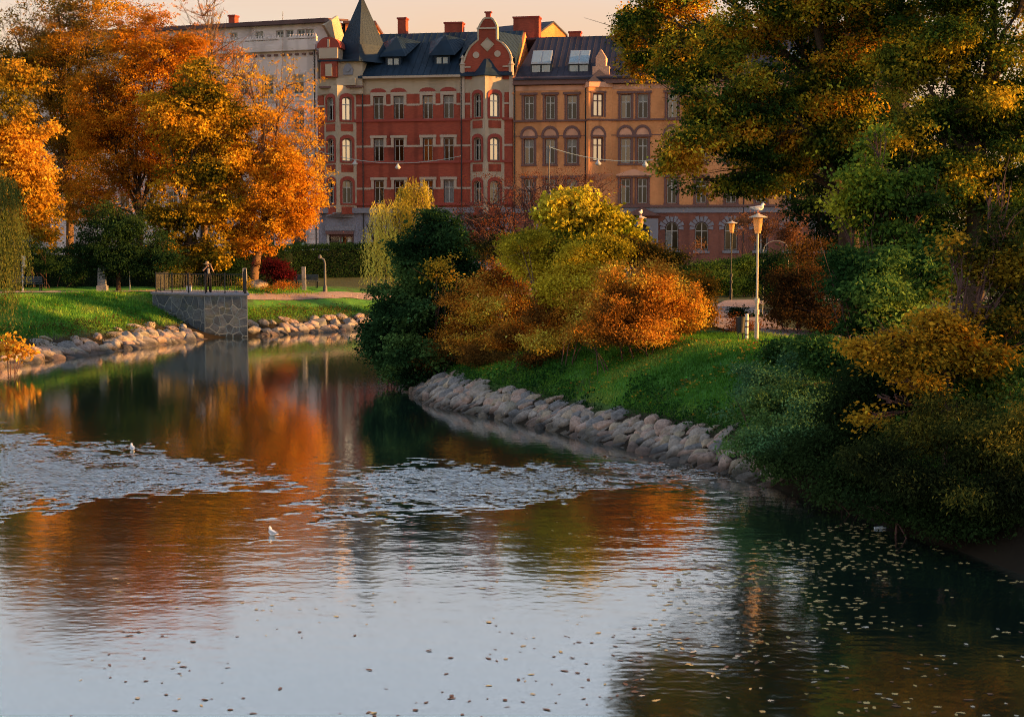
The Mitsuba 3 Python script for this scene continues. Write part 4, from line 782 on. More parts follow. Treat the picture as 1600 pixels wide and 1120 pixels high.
tree('tree', 'tall thin topped tree with bare twigs against the sky left of the roof balustrade', G(322, 450, 112), [B(318, 25, 42, 45, 112, .16), B(330, 85, 50, 45, 112, .3), B(300, 140, 50, 45, 112, .9), B(345, 170, 45, 50, 112, .9), B(370, 120, 40, 50, 112, .35), B(330, 220, 60, 50, 112)], 17000, .16, ORANGE, 104, r0=.22, w=dict(twigs=26, mat='bark_pale', fork=.62, tw_r=.02))
tree('maple_tree', 'yellow green maple with dark gaps beside the bright orange tree', G(292, 452, 99), [B(310, 125, 46, 40, 99, .6), B(310, 170, 60, 45, 99, .9), B(260, 180, 46, 46, 99, .8), B(300, 200, 60, 50, 99), B(335, 245, 60, 55, 99), B(295, 280, 60, 50, 99), B(340, 315, 55, 50, 99), B(300, 350, 60, 48, 99), B(275, 390, 50, 36, 99, .8), B(335, 385, 48, 40, 99, .8), B(255, 330, 45, 40, 99, .6)], 56000, .19, [(.06, .07, .012), (.24, .17, .016), (.52, .32, .022), (.66, .38, .03), (.66, .33, .025)], 105, lobed=True, gap=.42, core=.6, gscale=.75, cscale=.45)
tree('tree', 'bright orange tree with a leaning bare trunk in front of the pale house', G(392, 446, 100), [B(395, 245, 60, 55, 100), B(455, 330, 40, 44, 100), B(445, 265, 50, 55, 100, .6), B(385, 310, 60, 55, 100), B(430, 330, 52, 50, 100), B(472, 290, 34, 50, 100, .6), B(360, 275, 42, 50, 100, .8), B(440, 365, 40, 28, 100, .8), B(375, 360, 40, 36, 100), B(415, 375, 30, 22, 100, .6), B(415, 190, 65, 45, 100, .25), B(392, 130, 50, 55, 100, .10), B(442, 140, 50, 60, 100, .10), B(485, 220, 28, 55, 100, .2), B(500, 280, 22, 55, 100, .15)], 58000, .18, [(.50, .20, .016), (.62, .28, .02), (.66, .35, .03), (.66, .42, .05)], 106, r0=.34, gap=.41, core=.35, sub=14, w=dict(twigs=14, mat='bark_pale', trunk_top=at(420, 300, 100), tw_r=.018), cscale=.35)
tree('tree', 'dark green dome shaped weeping tree in front of the red orange tree', G(185, 452, 91), [B(185, 350, 62, 42, 91), B(140, 385, 42, 45, 91), B(230, 385, 45, 45, 91), B(185, 400, 60, 40, 91), B(165, 335, 35, 25, 91), B(120, 410, 24, 30, 91, .6), B(255, 405, 26, 35, 91, .6)], 30000, .15, DGREEN + [(.045, .075, .02)], 107, r0=.16, gap=.36, droop=.9, w=dict(twigs=6))
willow('weeping_willow', 'grey green weeping willow hanging over the left edge of the water', G(-28, 470, 66), [B(-50, 290, 75, 40, 66), B(-2, 300, 36, 40, 66), B(-25, 340, 50, 40, 66), B(8, 355, 24, 36, 66)], 620, [(.05, .075, .02), (.09, .12, .03), (.16, .17, .04), (.28, .22, .05)], 108, 5.2, leaf=.15, r0=.3, per=30, floor=1.0)
shrub('shrub', 'crimson leaved shrub beside the boulder on the left bank', [B(430, 420, 26, 20, 97), B(415, 412, 16, 13, 97), B(445, 430, 16, 14, 97)], 3600, .14, CRIM, 109, gap=.3)
shrub('shrub', 'low yellow green shrub in front of the pale boulder', [B(384, 444, 14, 8, 95)], 700, .10, YGREEN, 110, stems=4, gap=.1)
shrub('shrub', 'low tan perennials below the crimson shrub', [B(448, 446, 24, 6, 95), B(420, 449, 16, 4, 95)], 900, .10, RUST, 111, stems=5, gap=.1)
shrub('maple_sapling', 'small sapling with orange and yellow leaves at the bottom of the left bank', [B(18, 545, 26, 16, 62), B(34, 552, 14, 12, 62), B(8, 530, 12, 12, 62)], 420, .20, [(.55, .12, .015), (.66, .24, .02), (.70, .42, .05)], 112, stems=6, gap=.2, lobed=True, spray=5, cat='sapling')
hedge('clipped_hedge', 'long dark clipped hedge behind the benches on the left bank', [(-52, 96), (-40, 99.5), (-30, 101.2), (-15.5, 104)], 1.8, 2.55, 30000, .13, DGREEN, 113)
hedge('clipped_hedge', 'dark clipped hedge below the shop windows of the pale and red houses', [(-17.6, 109.2), (-14, 110.5), (-9, 112), (-5, 113)], 1.6, 2.3, 20000, .13, DGREEN, 114)
shrub('shrub', 'dark shrub between the white box railing and the long hedge', [B(340, 405, 40, 28, 100), B(365, 420, 28, 22, 100), B(310, 425, 24, 18, 100)], 7000, .13, DGREEN, 115, gap=.28)
shrub('shrub', 'dark shadowed shrub under the yellow maple at far left', [B(75, 405, 40, 28, 97), B(40, 395, 35, 35, 98), B(110, 425, 30, 18, 97)], 7000, .14, DGREEN, 116, gap=.3)
shrub('shrub', 'dark shrub right of the mop headed tree', [B(262, 425, 26, 20, 97), B(290, 415, 18, 18, 98)], 3500, .13, OLIVE, 117, gap=.3)

# ------------------------------------------------------------------ peninsula shrubs and trees
shrub('bush', 'large dark green bush at the tip of the peninsula over the water', [B(662, 400, 56, 58, 57), B(622, 480, 42, 44, 57), B(690, 380, 50, 45, 58), B(650, 490, 75, 55, 56), B(610, 540, 38, 45, 57), B(660, 560, 60, 35, 54), B(700, 470, 45, 60, 56), B(592, 510, 20, 36, 58), B(715, 430, 36, 45, 57), B(595, 550, 22, 30, 58), B(620, 575, 36, 26, 56), B(650, 590, 34, 18, 54), B(600, 530, 26, 40, 58), B(655, 430, 44, 50, 58)], 78000, .15, [(.010, .028, .012), (.020, .055, .020), (.035, .085, .028), (.08, .15, .04)], 120, stems=10, gap=.39, gscale=1.1, con=3.0, jit=.35, up=.7, core=.45, sub=14)
shrub('shrub', 'shoot with yellow green leaves sticking out of the dark bush', [B(690, 415, 22, 14, 55), B(676, 428, 14, 10, 55), B(705, 435, 14, 14, 55), B(690, 450, 16, 20, 55.5, .5)], 900, .11, YGREEN + [(.66, .42, .05)], 121, stems=6, gap=.25)
willow('weeping_willow', 'golden yellow weeping willow top behind the dark bush', G(640, 440, 74), [B(648, 300, 26, 26, 74, 1.3), B(618, 328, 26, 24, 73, 1.2), B(592, 332, 18, 20, 72, .8), B(608, 368, 20, 18, 70, .8), B(577, 362, 12, 20, 71, .5)], 420, [(.30, .24, .03), (.58, .46, .06), (.72, .58, .10), (.66, .54, .10)], 122, 4.0, leaf=.15, r0=.18, per=26, floor=3.5)
BR = [(.16, .08, .02), (.40, .16, .022), (.62, .26, .03), (.70, .36, .05), (.58, .42, .05)]
shrub('bush', 'broad copper orange bush on the left of the sunlit shrubbery', [B(760, 470, 62, 45, 53.5), B(820, 490, 55, 45, 52), B(735, 510, 50, 35, 54.5), B(800, 525, 60, 26, 51.5), B(850, 500, 44, 40, 50), B(790, 430, 44, 28, 54, .8), B(855, 535, 44, 18, 49, .7), B(740, 540, 46, 20, 53), B(900, 480, 46, 40, 49.5), B(905, 520, 36, 22, 48, .8)], 66000, .09, BR, 123, stems=26, gap=.37, gscale=1.4, sub=16, core=1.0, con=3.0, jit=.45, cscale=.9, spray=7, sp=.2, up=.2, droop=-.3, broad=.5)
shrub('bush', 'broad copper orange bush on the right of the sunlit shrubbery beside the path', [B(1000, 455, 55, 50, 47.5), B(1050, 475, 45, 42, 48), B(960, 490, 45, 42, 46.8), B(1010, 505, 55, 35, 47), B(1065, 500, 38, 32, 48.5), B(940, 520, 40, 26, 46), B(1000, 525, 50, 16, 46), B(1085, 480, 26, 30, 49.5, .6)], 66000, .09, BR, 124, stems=26, gap=.37, gscale=1.4, sub=16, core=1.0, con=3.0, jit=.45, cscale=.9, spray=7, sp=.2, up=.2, droop=-.3, broad=.5)
shrub('bush', 'tall olive yellow bush between the two copper bushes', [B(850, 400, 58, 42, 52), B(900, 430, 50, 50, 50.5), B(880, 460, 36, 30, 49.8), B(940, 400, 40, 34, 51), B(800, 390, 34, 24, 53, .7), B(830, 370, 26, 16, 50, .6)], 52000, .10, [(.12, .13, .014), (.32, .26, .02), (.54, .44, .03), (.66, .52, .045)], 125, stems=30, core=.9, gap=.38, gscale=1.1)
shrub('bush', 'bronze brown bush behind the right hand copper bush', [B(1010, 400, 55, 22, 52), B(1060, 430, 40, 28, 53), B(980, 390, 35, 18, 52), B(1100, 470, 18, 45, 54), B(1095, 520, 24, 24, 53)], 26000, .09, [(.05, .055, .014), (.12, .085, .015), (.30, .14, .02)], 126, stems=16, gap=.36)
shrub('bush', 'dark brown undergrowth at the foot of the left copper bush', [B(715, 548, 50, 22, 53.5), B(770, 556, 50, 14, 51.5), B(690, 520, 26, 30, 56), B(830, 556, 44, 9, 49), B(680, 565, 34, 16, 54)], 18000, .08, [(.05, .035, .012), (.11, .06, .015), (.20, .09, .02)], 127, stems=16, gap=.3)
tree('tree', 'small tree with bright yellow green leaves behind the copper bushes', G(900, 470, 55), [B(870, 325, 38, 34, 55), B(915, 320, 40, 32, 55), B(950, 350, 34, 34, 55), B(890, 360, 50, 30, 55), B(980, 375, 24, 24, 56, .7)], 15000, .19, [(.06, .11, .014), (.26, .26, .02), (.50, .42, .03), (.62, .50, .05)], 128, r0=.09, gap=.38, gscale=1.1, con=3.2, cscale=.9, jit=.35, up=.3)
tree('tree', 'almost bare brown tree in front of the ochre house', G(820, 440, 80), [B(770, 320, 52, 44, 80, .25), B(830, 300, 50, 36, 80, .25), B(880, 290, 46, 28, 80, .25), B(930, 300, 38, 34, 80, .25), B(740, 350, 38, 40, 80, .4), B(800, 350, 60, 36, 80, .4)], 5200, .10, [(.08, .03, .02), (.16, .05, .025), (.26, .09, .03)], 129, r0=.14, w=dict(twigs=30, mat='twig', tw_r=.014), gap=.3)
shrub('shrub', 'dark shrub between the brick house and the golden willow', [B(740, 375, 50, 30, 82), B(780, 385, 40, 30, 80), B(700, 395, 30, 28, 84), B(1000, 395, 40, 20, 84)], 12000, .13, [(.025, .04, .014), (.05, .055, .016), (.12, .07, .02)], 130, gap=.33)
shrub('shrub', 'uneven dark shrubs behind the far lamp post at the bend of the path', [B(1100, 430, 26, 30, 83), B(1130, 440, 26, 28, 82), B(1160, 425, 22, 34, 84), B(1185, 440, 24, 28, 83), B(1085, 450, 20, 26, 81), B(1210, 430, 24, 34, 84)], 16000, .12, GREEN, 171, gap=.36)
hedge('clipped_hedge', 'low dark green clipped hedge behind the path bend', [(8.0, 85.5), (12, 86.5), (17, 87.5), (24, 88)], 1.6, 1.9, 22000, .13, GREEN, 131)
shrub('shrub', 'sunlit copper red shrub behind the two lamp posts', [B(1180, 350, 42, 22, 92), B(1225, 345, 40, 30, 92), B(1160, 370, 26, 16, 91), B(1095, 385, 16, 14, 90, .5), B(1245, 370, 30, 22, 92)], 6500, .12, [(.12, .06, .03), (.22, .10, .045), (.34, .17, .06)], 132, gap=.42)
shrub('shrub', 'round dark green shrub under the grey hoop beside the path', [B(1215, 414, 32, 34, 60), B(1240, 440, 30, 30, 59.5), B(1205, 450, 30, 26, 59.5)], 12000, .10, DGREEN, 133, gap=.28)
shrub('shrub', 'low dark shrub on the inside bend of the path', [B(1168, 497, 20, 10, 60), B(1152, 490, 6, 10, 60)], 1600, .09, DGREEN + [(.05, .09, .03)], 134, stems=5, gap=.1)
shrub('shrub', 'small reddish shrub beside the litter bin', [B(1150, 510, 12, 16, 49.5), B(1174, 512, 8, 16, 49)], 1200, .07, [(.10, .04, .015), (.24, .08, .02)], 135, stems=8, gap=.2)

# ------------------------------------------------------------------ right bank trees
OAKB = [B(1050, -70, 80, 50, 58, .9), B(1090, -160, 90, 60, 51, .8), B(1130, -260, 90, 60, 51, .7), B(1230, -130, 90, 70, 51, 1), B(1280, -240, 110, 70, 52, .8), B(1400, -150, 100, 80, 52, 1), B(1270, -10, 70, 50, 49, 1), B(1000, 50, 48, 48, 61), B(1060, 20, 70, 50, 59), B(1010, 105, 50, 30, 62, .9), B(1090, 90, 80, 50, 57), B(1150, 40, 80, 60, 51), B(1085, 170, 48, 46, 49), B(1085, 232, 62, 42, 48), B(1150, 215, 70, 46, 49), B(1130, 285, 95, 26, 50, .8), B(1200, 265, 70, 44, 51), B(1190, 140, 70, 56, 49), B(1250, 60, 80, 60, 51), B(1250, 200, 70, 60, 50), B(1300, 130, 70, 70, 50), B(1320, 230, 60, 50, 50), B(1370, 50, 80, 60, 50), B(1180, -40, 120, 40, 51), B(1340, -40, 120, 50, 51)]
tree('tree', 'great tree with golden and dark leaves spreading over the ochre house', G(1335, 520, 51), OAKB, 255000, .135, OAK, 140, r0=.42, gap=.42, gscale=.75, cscale=1.1, con=2.8, jit=.40, core=.8, sub=14, w=dict(twigs=9, trunk_top=at(1310, 170, 51), tw_r=.016, reach=.7))
tree('tree', 'tall olive green tree at the right edge behind the orange maple', G(1520, 500, 47), [B(1430, 90, 70, 60, 47), B(1500, 50, 80, 60, 47), B(1580, 90, 70, 70, 47), B(1450, 180, 70, 60, 47), B(1540, 170, 80, 60, 47), B(1590, 240, 60, 60, 47), B(1480, 270, 80, 55, 47), B(1410, 250, 50, 50, 47), B(1570, 330, 60, 60, 47), B(1440, 340, 70, 50, 47), B(1650, 150, 70, 100, 47), B(1500, -40, 150, 50, 47), B(1480, -150, 110, 80, 47, .7), B(1580, -240, 120, 90, 47, .7), B(1640, -80, 80, 90, 47)], 150000, .13, OAK[:6], 141, r0=.36, gap=.39, gscale=.75, cscale=.8, con=2.8, jit=.38, core=.7, sub=12, w=dict(twigs=9))
tree('tree', 'dark green tree filling the gap below the great golden tree', G(1270, 470, 66), [B(1260, 310, 55, 45, 66), B(1320, 340, 60, 50, 66), B(1400, 330, 70, 70, 66), B(1500, 350, 90, 80, 66), B(1600, 330, 90, 100, 66), B(1290, 400, 40, 40, 66), B(1480, 230, 120, 60, 68), B(1340, 270, 60, 40, 66), B(1390, 180, 60, 70, 66), B(1420, 80, 60, 70, 67), B(1560, 200, 90, 70, 68), B(1440, 260, 70, 60, 66), B(1590, 290, 70, 60, 66), B(1640, 360, 80, 80, 66), B(1540, 420, 80, 60, 64), B(1205, 240, 60, 40, 66), B(1250, 265, 50, 40, 65), B(1190, 190, 50, 40, 66), B(1420, 180, 60, 50, 66), B(1360, 420, 60, 40, 62)], 104000, .15, DGREEN + OLIVE[:2], 142, gap=.34, r0=.25)
tree('maple_tree', 'slender young maple with lime yellow leaves in front of the great golden tree', G(1370, 560, 38), [B(1368, 225, 26, 34, 38), B(1345, 270, 40, 30, 38), B(1400, 275, 40, 34, 38), B(1380, 330, 60, 40, 38), B(1320, 320, 40, 28, 38, .7), B(1440, 320, 45, 36, 38, .8), B(1400, 380, 70, 40, 38)], 19000, .11, [(.03, .065, .018), (.07, .14, .025), (.16, .24, .03), (.50, .46, .035)], 143, r0=.08, lobed=True, gap=.47, core=.12, sub=9, gscale=1.0, con=3.0, spray=7, w=dict(twigs=7, mat='twig'))
shrub('bush', 'mid green bush in the middle of the right bank thicket', [B(1300, 560, 60, 30, 34), B(1400, 570, 60, 36, 32.5), B(1470, 610, 60, 36, 31.5), B(1340, 440, 60, 40, 35.5), B(1400, 430, 60, 45, 35), B(1460, 440, 50, 50, 36), B(1350, 490, 40, 30, 35.5), B(1390, 490, 70, 40, 34.5), B(1330, 405, 24, 20, 36)], 38000, .115, [(.02, .06, .018), (.05, .12, .03), (.09, .19, .04), (.18, .27, .05)], 144, stems=16, gap=.44, gscale=1.1, con=3.0)
tree('maple_sapling', 'young orange maple in the right bank thicket', G(1480, 640, 29.5), [B(1570, 370, 34, 44, 30), B(1595, 430, 34, 44, 30), B(1540, 420, 34, 28, 30), B(1500, 450, 38, 26, 29.8), B(1545, 480, 44, 26, 29.6), B(1450, 500, 40, 18, 29.4), B(1485, 530, 46, 22, 29.3), B(1395, 525, 40, 18, 29.2), B(1352, 545, 26, 14, 29), B(1425, 562, 46, 20, 29), B(1525, 560, 50, 22, 29.2), B(1440, 602, 38, 18, 28.6), B(1392, 628, 28, 14, 28.5), B(1500, 395, 28, 24, 30), B(1590, 520, 34, 34, 29.6), B(1358, 655, 18, 10, 28.4, .6), B(1560, 310, 26, 30, 30.4, .6)], 22000, .092, [(.03, .05, .014), (.10, .10, .016), (.34, .22, .02), (.56, .30, .024)], 145, r0=.06, lobed=True, gap=.45, gscale=1.0, cscale=.8, con=3.2, spray=10, sp=.30, sub=6, core=.5, w=dict(twigs=8, mat='twig'), up=1.3)
shrub('bush', 'dark brown bush behind the brick red path', [B(1250, 440, 45, 45, 52), B(1290, 470, 50, 45, 51), B(1240, 490, 40, 36, 51), B(1300, 510, 45, 30, 50), B(1260, 395, 30, 24, 53), B(1215, 490, 20, 30, 52)], 22000, .09, [(.03, .022, .012), (.06, .035, .014), (.12, .06, .018), (.2, .12, .02)], 146, stems=20, gap=.36)
shrub('bush', 'blue green bush on the bank at the end of the stones', [B(1200, 600, 50, 36, 36), B(1180, 640, 50, 40, 34.6), B(1240, 620, 60, 50, 35), B(1230, 680, 60, 45, 33), B(1280, 570, 50, 36, 36.5), B(1170, 690, 44, 28, 33), B(1290, 650, 60, 50, 34)], 34000, .08, [(.03, .08, .04), (.07, .17, .08), (.12, .26, .11), (.12, .22, .06)], 147, stems=20, gap=.43, gscale=1.4, con=3.0, spray=9, sp=.20)
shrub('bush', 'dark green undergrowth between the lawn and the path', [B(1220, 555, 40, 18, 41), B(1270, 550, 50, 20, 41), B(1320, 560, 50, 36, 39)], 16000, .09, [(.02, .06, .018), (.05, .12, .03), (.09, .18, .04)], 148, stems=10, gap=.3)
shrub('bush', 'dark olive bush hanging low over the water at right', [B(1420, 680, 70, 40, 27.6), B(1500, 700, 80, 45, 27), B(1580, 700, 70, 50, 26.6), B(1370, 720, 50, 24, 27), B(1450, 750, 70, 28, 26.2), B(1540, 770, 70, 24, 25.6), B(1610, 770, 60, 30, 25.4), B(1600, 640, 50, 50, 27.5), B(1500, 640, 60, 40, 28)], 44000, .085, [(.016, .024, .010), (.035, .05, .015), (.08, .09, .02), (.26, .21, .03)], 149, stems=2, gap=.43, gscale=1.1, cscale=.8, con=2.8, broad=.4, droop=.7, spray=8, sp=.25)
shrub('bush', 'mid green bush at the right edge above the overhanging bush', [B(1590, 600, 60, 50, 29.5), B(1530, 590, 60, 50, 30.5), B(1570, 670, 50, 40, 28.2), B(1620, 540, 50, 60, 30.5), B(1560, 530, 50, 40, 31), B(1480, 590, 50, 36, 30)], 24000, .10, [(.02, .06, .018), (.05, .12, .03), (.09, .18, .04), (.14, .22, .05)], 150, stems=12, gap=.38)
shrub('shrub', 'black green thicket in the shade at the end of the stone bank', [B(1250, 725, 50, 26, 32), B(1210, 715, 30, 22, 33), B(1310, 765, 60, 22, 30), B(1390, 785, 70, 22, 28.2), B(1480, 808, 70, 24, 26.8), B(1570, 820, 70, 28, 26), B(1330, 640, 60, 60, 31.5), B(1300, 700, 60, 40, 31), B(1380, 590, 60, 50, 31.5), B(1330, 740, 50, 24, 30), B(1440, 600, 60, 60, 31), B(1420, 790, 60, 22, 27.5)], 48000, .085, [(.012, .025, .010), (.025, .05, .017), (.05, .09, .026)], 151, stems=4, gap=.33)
# unseen trees added right of the canal to shade the near water and lawn
tree('tree', 'added unseen olive green tree casting shade from beyond the thicket', np.array([24, 37, 2.4]), [(24, 37, 9, 4, 4, 4, 1), (21, 35, 6.5, 3, 3, 3, 1), (27, 39, 7, 4, 4, 4, 1), (23, 34, 12, 3, 3, 3, 1)], 14000, .2, OAK[:4], 152, r0=.3, gap=.36)
tree('tree', 'added unseen olive green tree casting shade from the right bank', np.array([21, 27, 2.4]), [(21, 27, 8, 4, 4, 4, 1), (19, 24, 5.5, 3, 3, 3, 1), (23, 29, 6, 4, 4, 4, 1)], 12000, .2, OAK[:4], 153, r0=.3, gap=.36)

# ------------------------------------------------------------------ grass
def blades(x, y, h, seed, pal, w=.014, cs=.6):
    rg = R(seed); n = len(x); z = height(x, y); p = np.column_stack([x, y, z - .01]); a = rg.uniform(0, 2 * np.pi, n); s = np.column_stack([np.cos(a), np.sin(a), 0 * a]) * (w * rg.uniform(.6, 1.4, n))[:, None]
    lean = np.column_stack([rg.normal(0, .4, n), rg.normal(0, .4, n), np.ones(n)]) * (h * rg.uniform(.5, 1.3, n))[:, None]
    v = np.stack([p - s, p + s, p + lean], 1).reshape(-1, 3)
    return v, np.arange(3 * n).reshape(-1, 3), np.repeat(colours(p, pal, rg, cs, seed, .25), 3, 0)
def scatter(n, x0, x1, y0, y1, ok, seed):
    rg = R(seed); x, y = rg.uniform(x0, x1, n), rg.uniform(y0, y1, n); sg, dl, drr = bank_dist(x, y); k = ok(x, y, sg, dl, drr, rg); return x[k], y[k]
GP = [(.045, .14, .018), (.085, .24, .03), (.15, .33, .04), (.28, .38, .07)]
x, y = scatter(230000, -4, 16, 28, 56, lambda x, y, s, dl, d, rg: (s > 0) & (d > 1.35) & (d < 9.5) & (y < 53 - .5 * (x - 2)), 160)
v, f, c = blades(x, y, .13, 161, GP); k = struct('grass', (v, f), 'leaf', color=c, kind='stuff', label='short green grass of the lawn on the right bank'); labels[k]['category'] = 'grass'
x, y = scatter(260000, -42, -6, 52, 98, lambda x, y, s, dl, d, rg: (s > 0) & (dl > 2.0 + .6 * rg.random(len(x))) & (dl < 9.5) & (dl < d) & (shapely.distance(LineString([(-60, 78), (-40, 86), (-31, 89.6), (-24, 90.6), (-17, 91.6), (-10.5, 98.4), (-4, 104.5)]), shapely.points(x, y)) > 1.25), 162)
v, f, c = blades(x, y, .20, 163, GP, .022); k = struct('grass', (v, f), 'leaf', color=c, kind='stuff', label='rough green grass on the slope of the left bank'); labels[k]['category'] = 'grass'
for q, (xa, xb, ya, yb, nn, lb) in enumerate(((-3, 14, 32, 52, 2200, 'fallen leaves scattered over the lawn on the right bank'), (-40, -7, 58, 98, 1600, 'fallen leaves scattered over the slope of the left bank'))):
    x, y = scatter(nn * 4, xa, xb, ya, yb, lambda x, y, s, dl, d, rg: (s > 0) & (np.minimum(dl, d) > 1.6) & (np.minimum(dl, d) < 10) & (meshkit.fbm(np.column_stack([x, y, 0 * x]) * .6, 3, 21) > .5), 170 + q)
    rg = R(172 + q); nl = len(x); nr = rg.normal(0, .35, (nl, 3)) + [0, 0, 1]; nr /= np.linalg.norm(nr, axis=1, keepdims=True); p = np.column_stack([x, y, height(x, y) + rg.uniform(.03, .12, nl)])
    v, f, c = leaf_mesh(p, nr, rg.normal(size=(nl, 3)), (.095, .13)[q] * rg.uniform(.6, 1.3, nl), colours(p, YEL + [(.45, .16, .02), (.25, .10, .03)], rg, 2.0, 5), .7); k = struct('fallen_leaves', (v, f), 'leaf', color=c, kind='stuff', label=lb); labels[k]['category'] = 'leaves'
# taller weeds along the upper edge of the stones
x, y = scatter(160000, -5, 12, 26, 58, lambda x, y, s, dl, d, rg: (s > 0) & (d > 1.0) & (d < 2.7) & (meshkit.fbm(np.column_stack([x, y, 0 * x]) * .8, 3, 6) > .38 + .12 * (d - 1.3)), 164)
rg = R(165); p = np.column_stack([x, y, height(x, y) + rg.random(len(x)) ** 1.4 * .34]); n_ = len(p); nr = rg.normal(0, .6, (n_, 3)) + [0, 0, .5]; nr /= np.linalg.norm(nr, axis=1, keepdims=True)
v, f, c = leaf_mesh(p, nr, rg.normal(size=(n_, 3)) + [0, 0, .5], .085 * rg.uniform(.5, 1.3, n_), colours(p, [(.010, .04, .012), (.018, .065, .016), (.035, .10, .022)], rg, .9, 8), .6); k = struct('weeds', (v, f), 'leaf', color=c, kind='stuff', label='dark weeds along the top of the stone bank'); labels[k]['category'] = 'weeds'
x, y = scatter(90000, -32, -6, 58, 96, lambda x, y, s, dl, d, rg: (s > 0) & (dl > .9) & (dl < 3.6) & (dl < d) & (meshkit.fbm(np.column_stack([x, y, 0 * x]) * .7, 3, 9) > .5 - .04 * dl), 166)
p = np.column_stack([x, y, height(x, y) + rg.random(len(x)) ** 1.4 * .36]); n_ = len(p); nr = rg.normal(0, .6, (n_, 3)) + [0, 0, .5]; nr /= np.linalg.norm(nr, axis=1, keepdims=True)
v, f, c = leaf_mesh(p, nr, rg.normal(size=(n_, 3)) + [0, 0, .5], .12 * rg.uniform(.5, 1.3, n_), colours(p, [(.03, .035, .014), (.05, .06, .018), (.10, .075, .025), (.16, .11, .03)], rg, .9, 8), .5); k = struct('weeds', (v, f), 'leaf', color=c, kind='stuff', label='brownish weeds between the stones of the left bank'); labels[k]['category'] = 'weeds'

# ------------------------------------------------------------------ street furniture
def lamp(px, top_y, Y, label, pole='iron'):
    k = thing('park_lamp', label, 'street lamp', 'lamps along the path'); p = at(px, top_y, Y); zt = p[2]; z0 = float(height(p[0], p[1])); c = np.array([p[0], p[1], 0])
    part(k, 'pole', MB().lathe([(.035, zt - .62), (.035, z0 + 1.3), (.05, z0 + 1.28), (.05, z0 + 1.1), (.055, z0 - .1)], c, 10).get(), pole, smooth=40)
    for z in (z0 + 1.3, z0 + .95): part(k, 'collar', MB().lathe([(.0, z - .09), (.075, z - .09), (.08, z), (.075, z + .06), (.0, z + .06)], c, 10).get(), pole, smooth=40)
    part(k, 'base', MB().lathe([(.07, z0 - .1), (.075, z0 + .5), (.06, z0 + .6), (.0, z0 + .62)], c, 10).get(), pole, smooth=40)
    part(k, 'shade', MB().lathe([(.0, zt - .63), (.095, zt - .63), (.10, zt - .55), (.115, zt - .54), (.155, zt - .14), (.0, zt - .14)], c, 18).get(), 'lamp_shade', smooth=40)
    part(k, 'hat', MB().lathe([(.0, zt), (.03, zt), (.06, zt - .03), (.29, zt - .125), (.295, zt - .14), (.16, zt - .135), (.0, zt - .135)], c, 22).get(), 'lamp_hat', smooth=30)
    return p
LA = lamp(1184.5, 333, 46, 'nearest park lamp, sunlit, with a gull on its hat', 'lamp_hat'); LB = lamp(1143.5, 345, 77, 'farther park lamp where the path bends behind the shrubs'); LC = lamp(1001, 336.5, 74, 'park lamp in front of the portal of the ochre house')  # like poles: tan paints in sunlight on the nearest, dark iron the others' shade
def gull(loc, rz, label, s=1.0, legs=True, group=None):
    """body, folded grey wings, tail, head, beak, legs; x forward"""
    k = thing('gull', label, 'gull', group); M = xf(*loc, rz, s); S = lambda c, r: m3.Manifold.sphere(1, 20).scale(r).translate(c)
    def man(m, q=.5): t = m.to_mesh(); return trimesh.Trimesh(t.vert_properties[:, :3], t.tri_verts, process=False)
    hull = m3.Manifold.batch_hull([S((.02, 0, .115), (.11, .062, .062)), S((-.10, 0, .12), (.06, .04, .035)), S((.09, 0, .14), (.05, .045, .05))]) + m3.Manifold.batch_hull([S((.09, 0, .155), (.04, .035, .04)), S((.125, 0, .215), (.036, .03, .033))])
    part(k, 'body', man(hull), 'gull_white', True, to_world=M)
    for q in (-1, 1): part(k, 'wing', man(m3.Manifold.batch_hull([S((.06, q * .048, .135), (.05, .016, .04)), S((-.06, q * .045, .135), (.06, .012, .028)), S((-.19, q * .02, .14), (.03, .008, .010))])), 'gull_grey', True, to_world=M)
    part(k, 'tail', man(m3.Manifold.batch_hull([S((-.12, 0, .118), (.02, .03, .012)), S((-.21, 0, .115), (.012, .036, .006))])), 'gull_white', True, to_world=M)
    part(k, 'beak', man(m3.Manifold.batch_hull([S((.152, 0, .213), (.012, .010, .011)), S((.198, 0, .204), (.004, .003, .004))])), 'gull_beak', True, to_world=M)
    if legs:
        for q in (-1, 1): part(k, 'leg', MB().tube([(-.005, q * .022, .07), (.0, q * .022, .0)], .006, 5).box(-.008, .045, q * .022 - .014, q * .022 + .014, 0, .006).get(), 'gull_beak', to_world=M)
gull(LA + [0, 0, .005], .15, 'white gull standing on the nearest sunlit lamp', 1.25)
gull(LC + [0, 0, .005], 1.2, 'white gull standing on the lamp before the portal', 1.2)
p = onz(207, 703); gull((p[0], p[1], -.055), 2.0, 'white gull swimming in the ruffled water at left', .95, legs=False)
p = onz(426, 836); gull((p[0], p[1], -.05), 2.2, 'grey backed gull swimming in the middle of the canal', .85, legs=False)
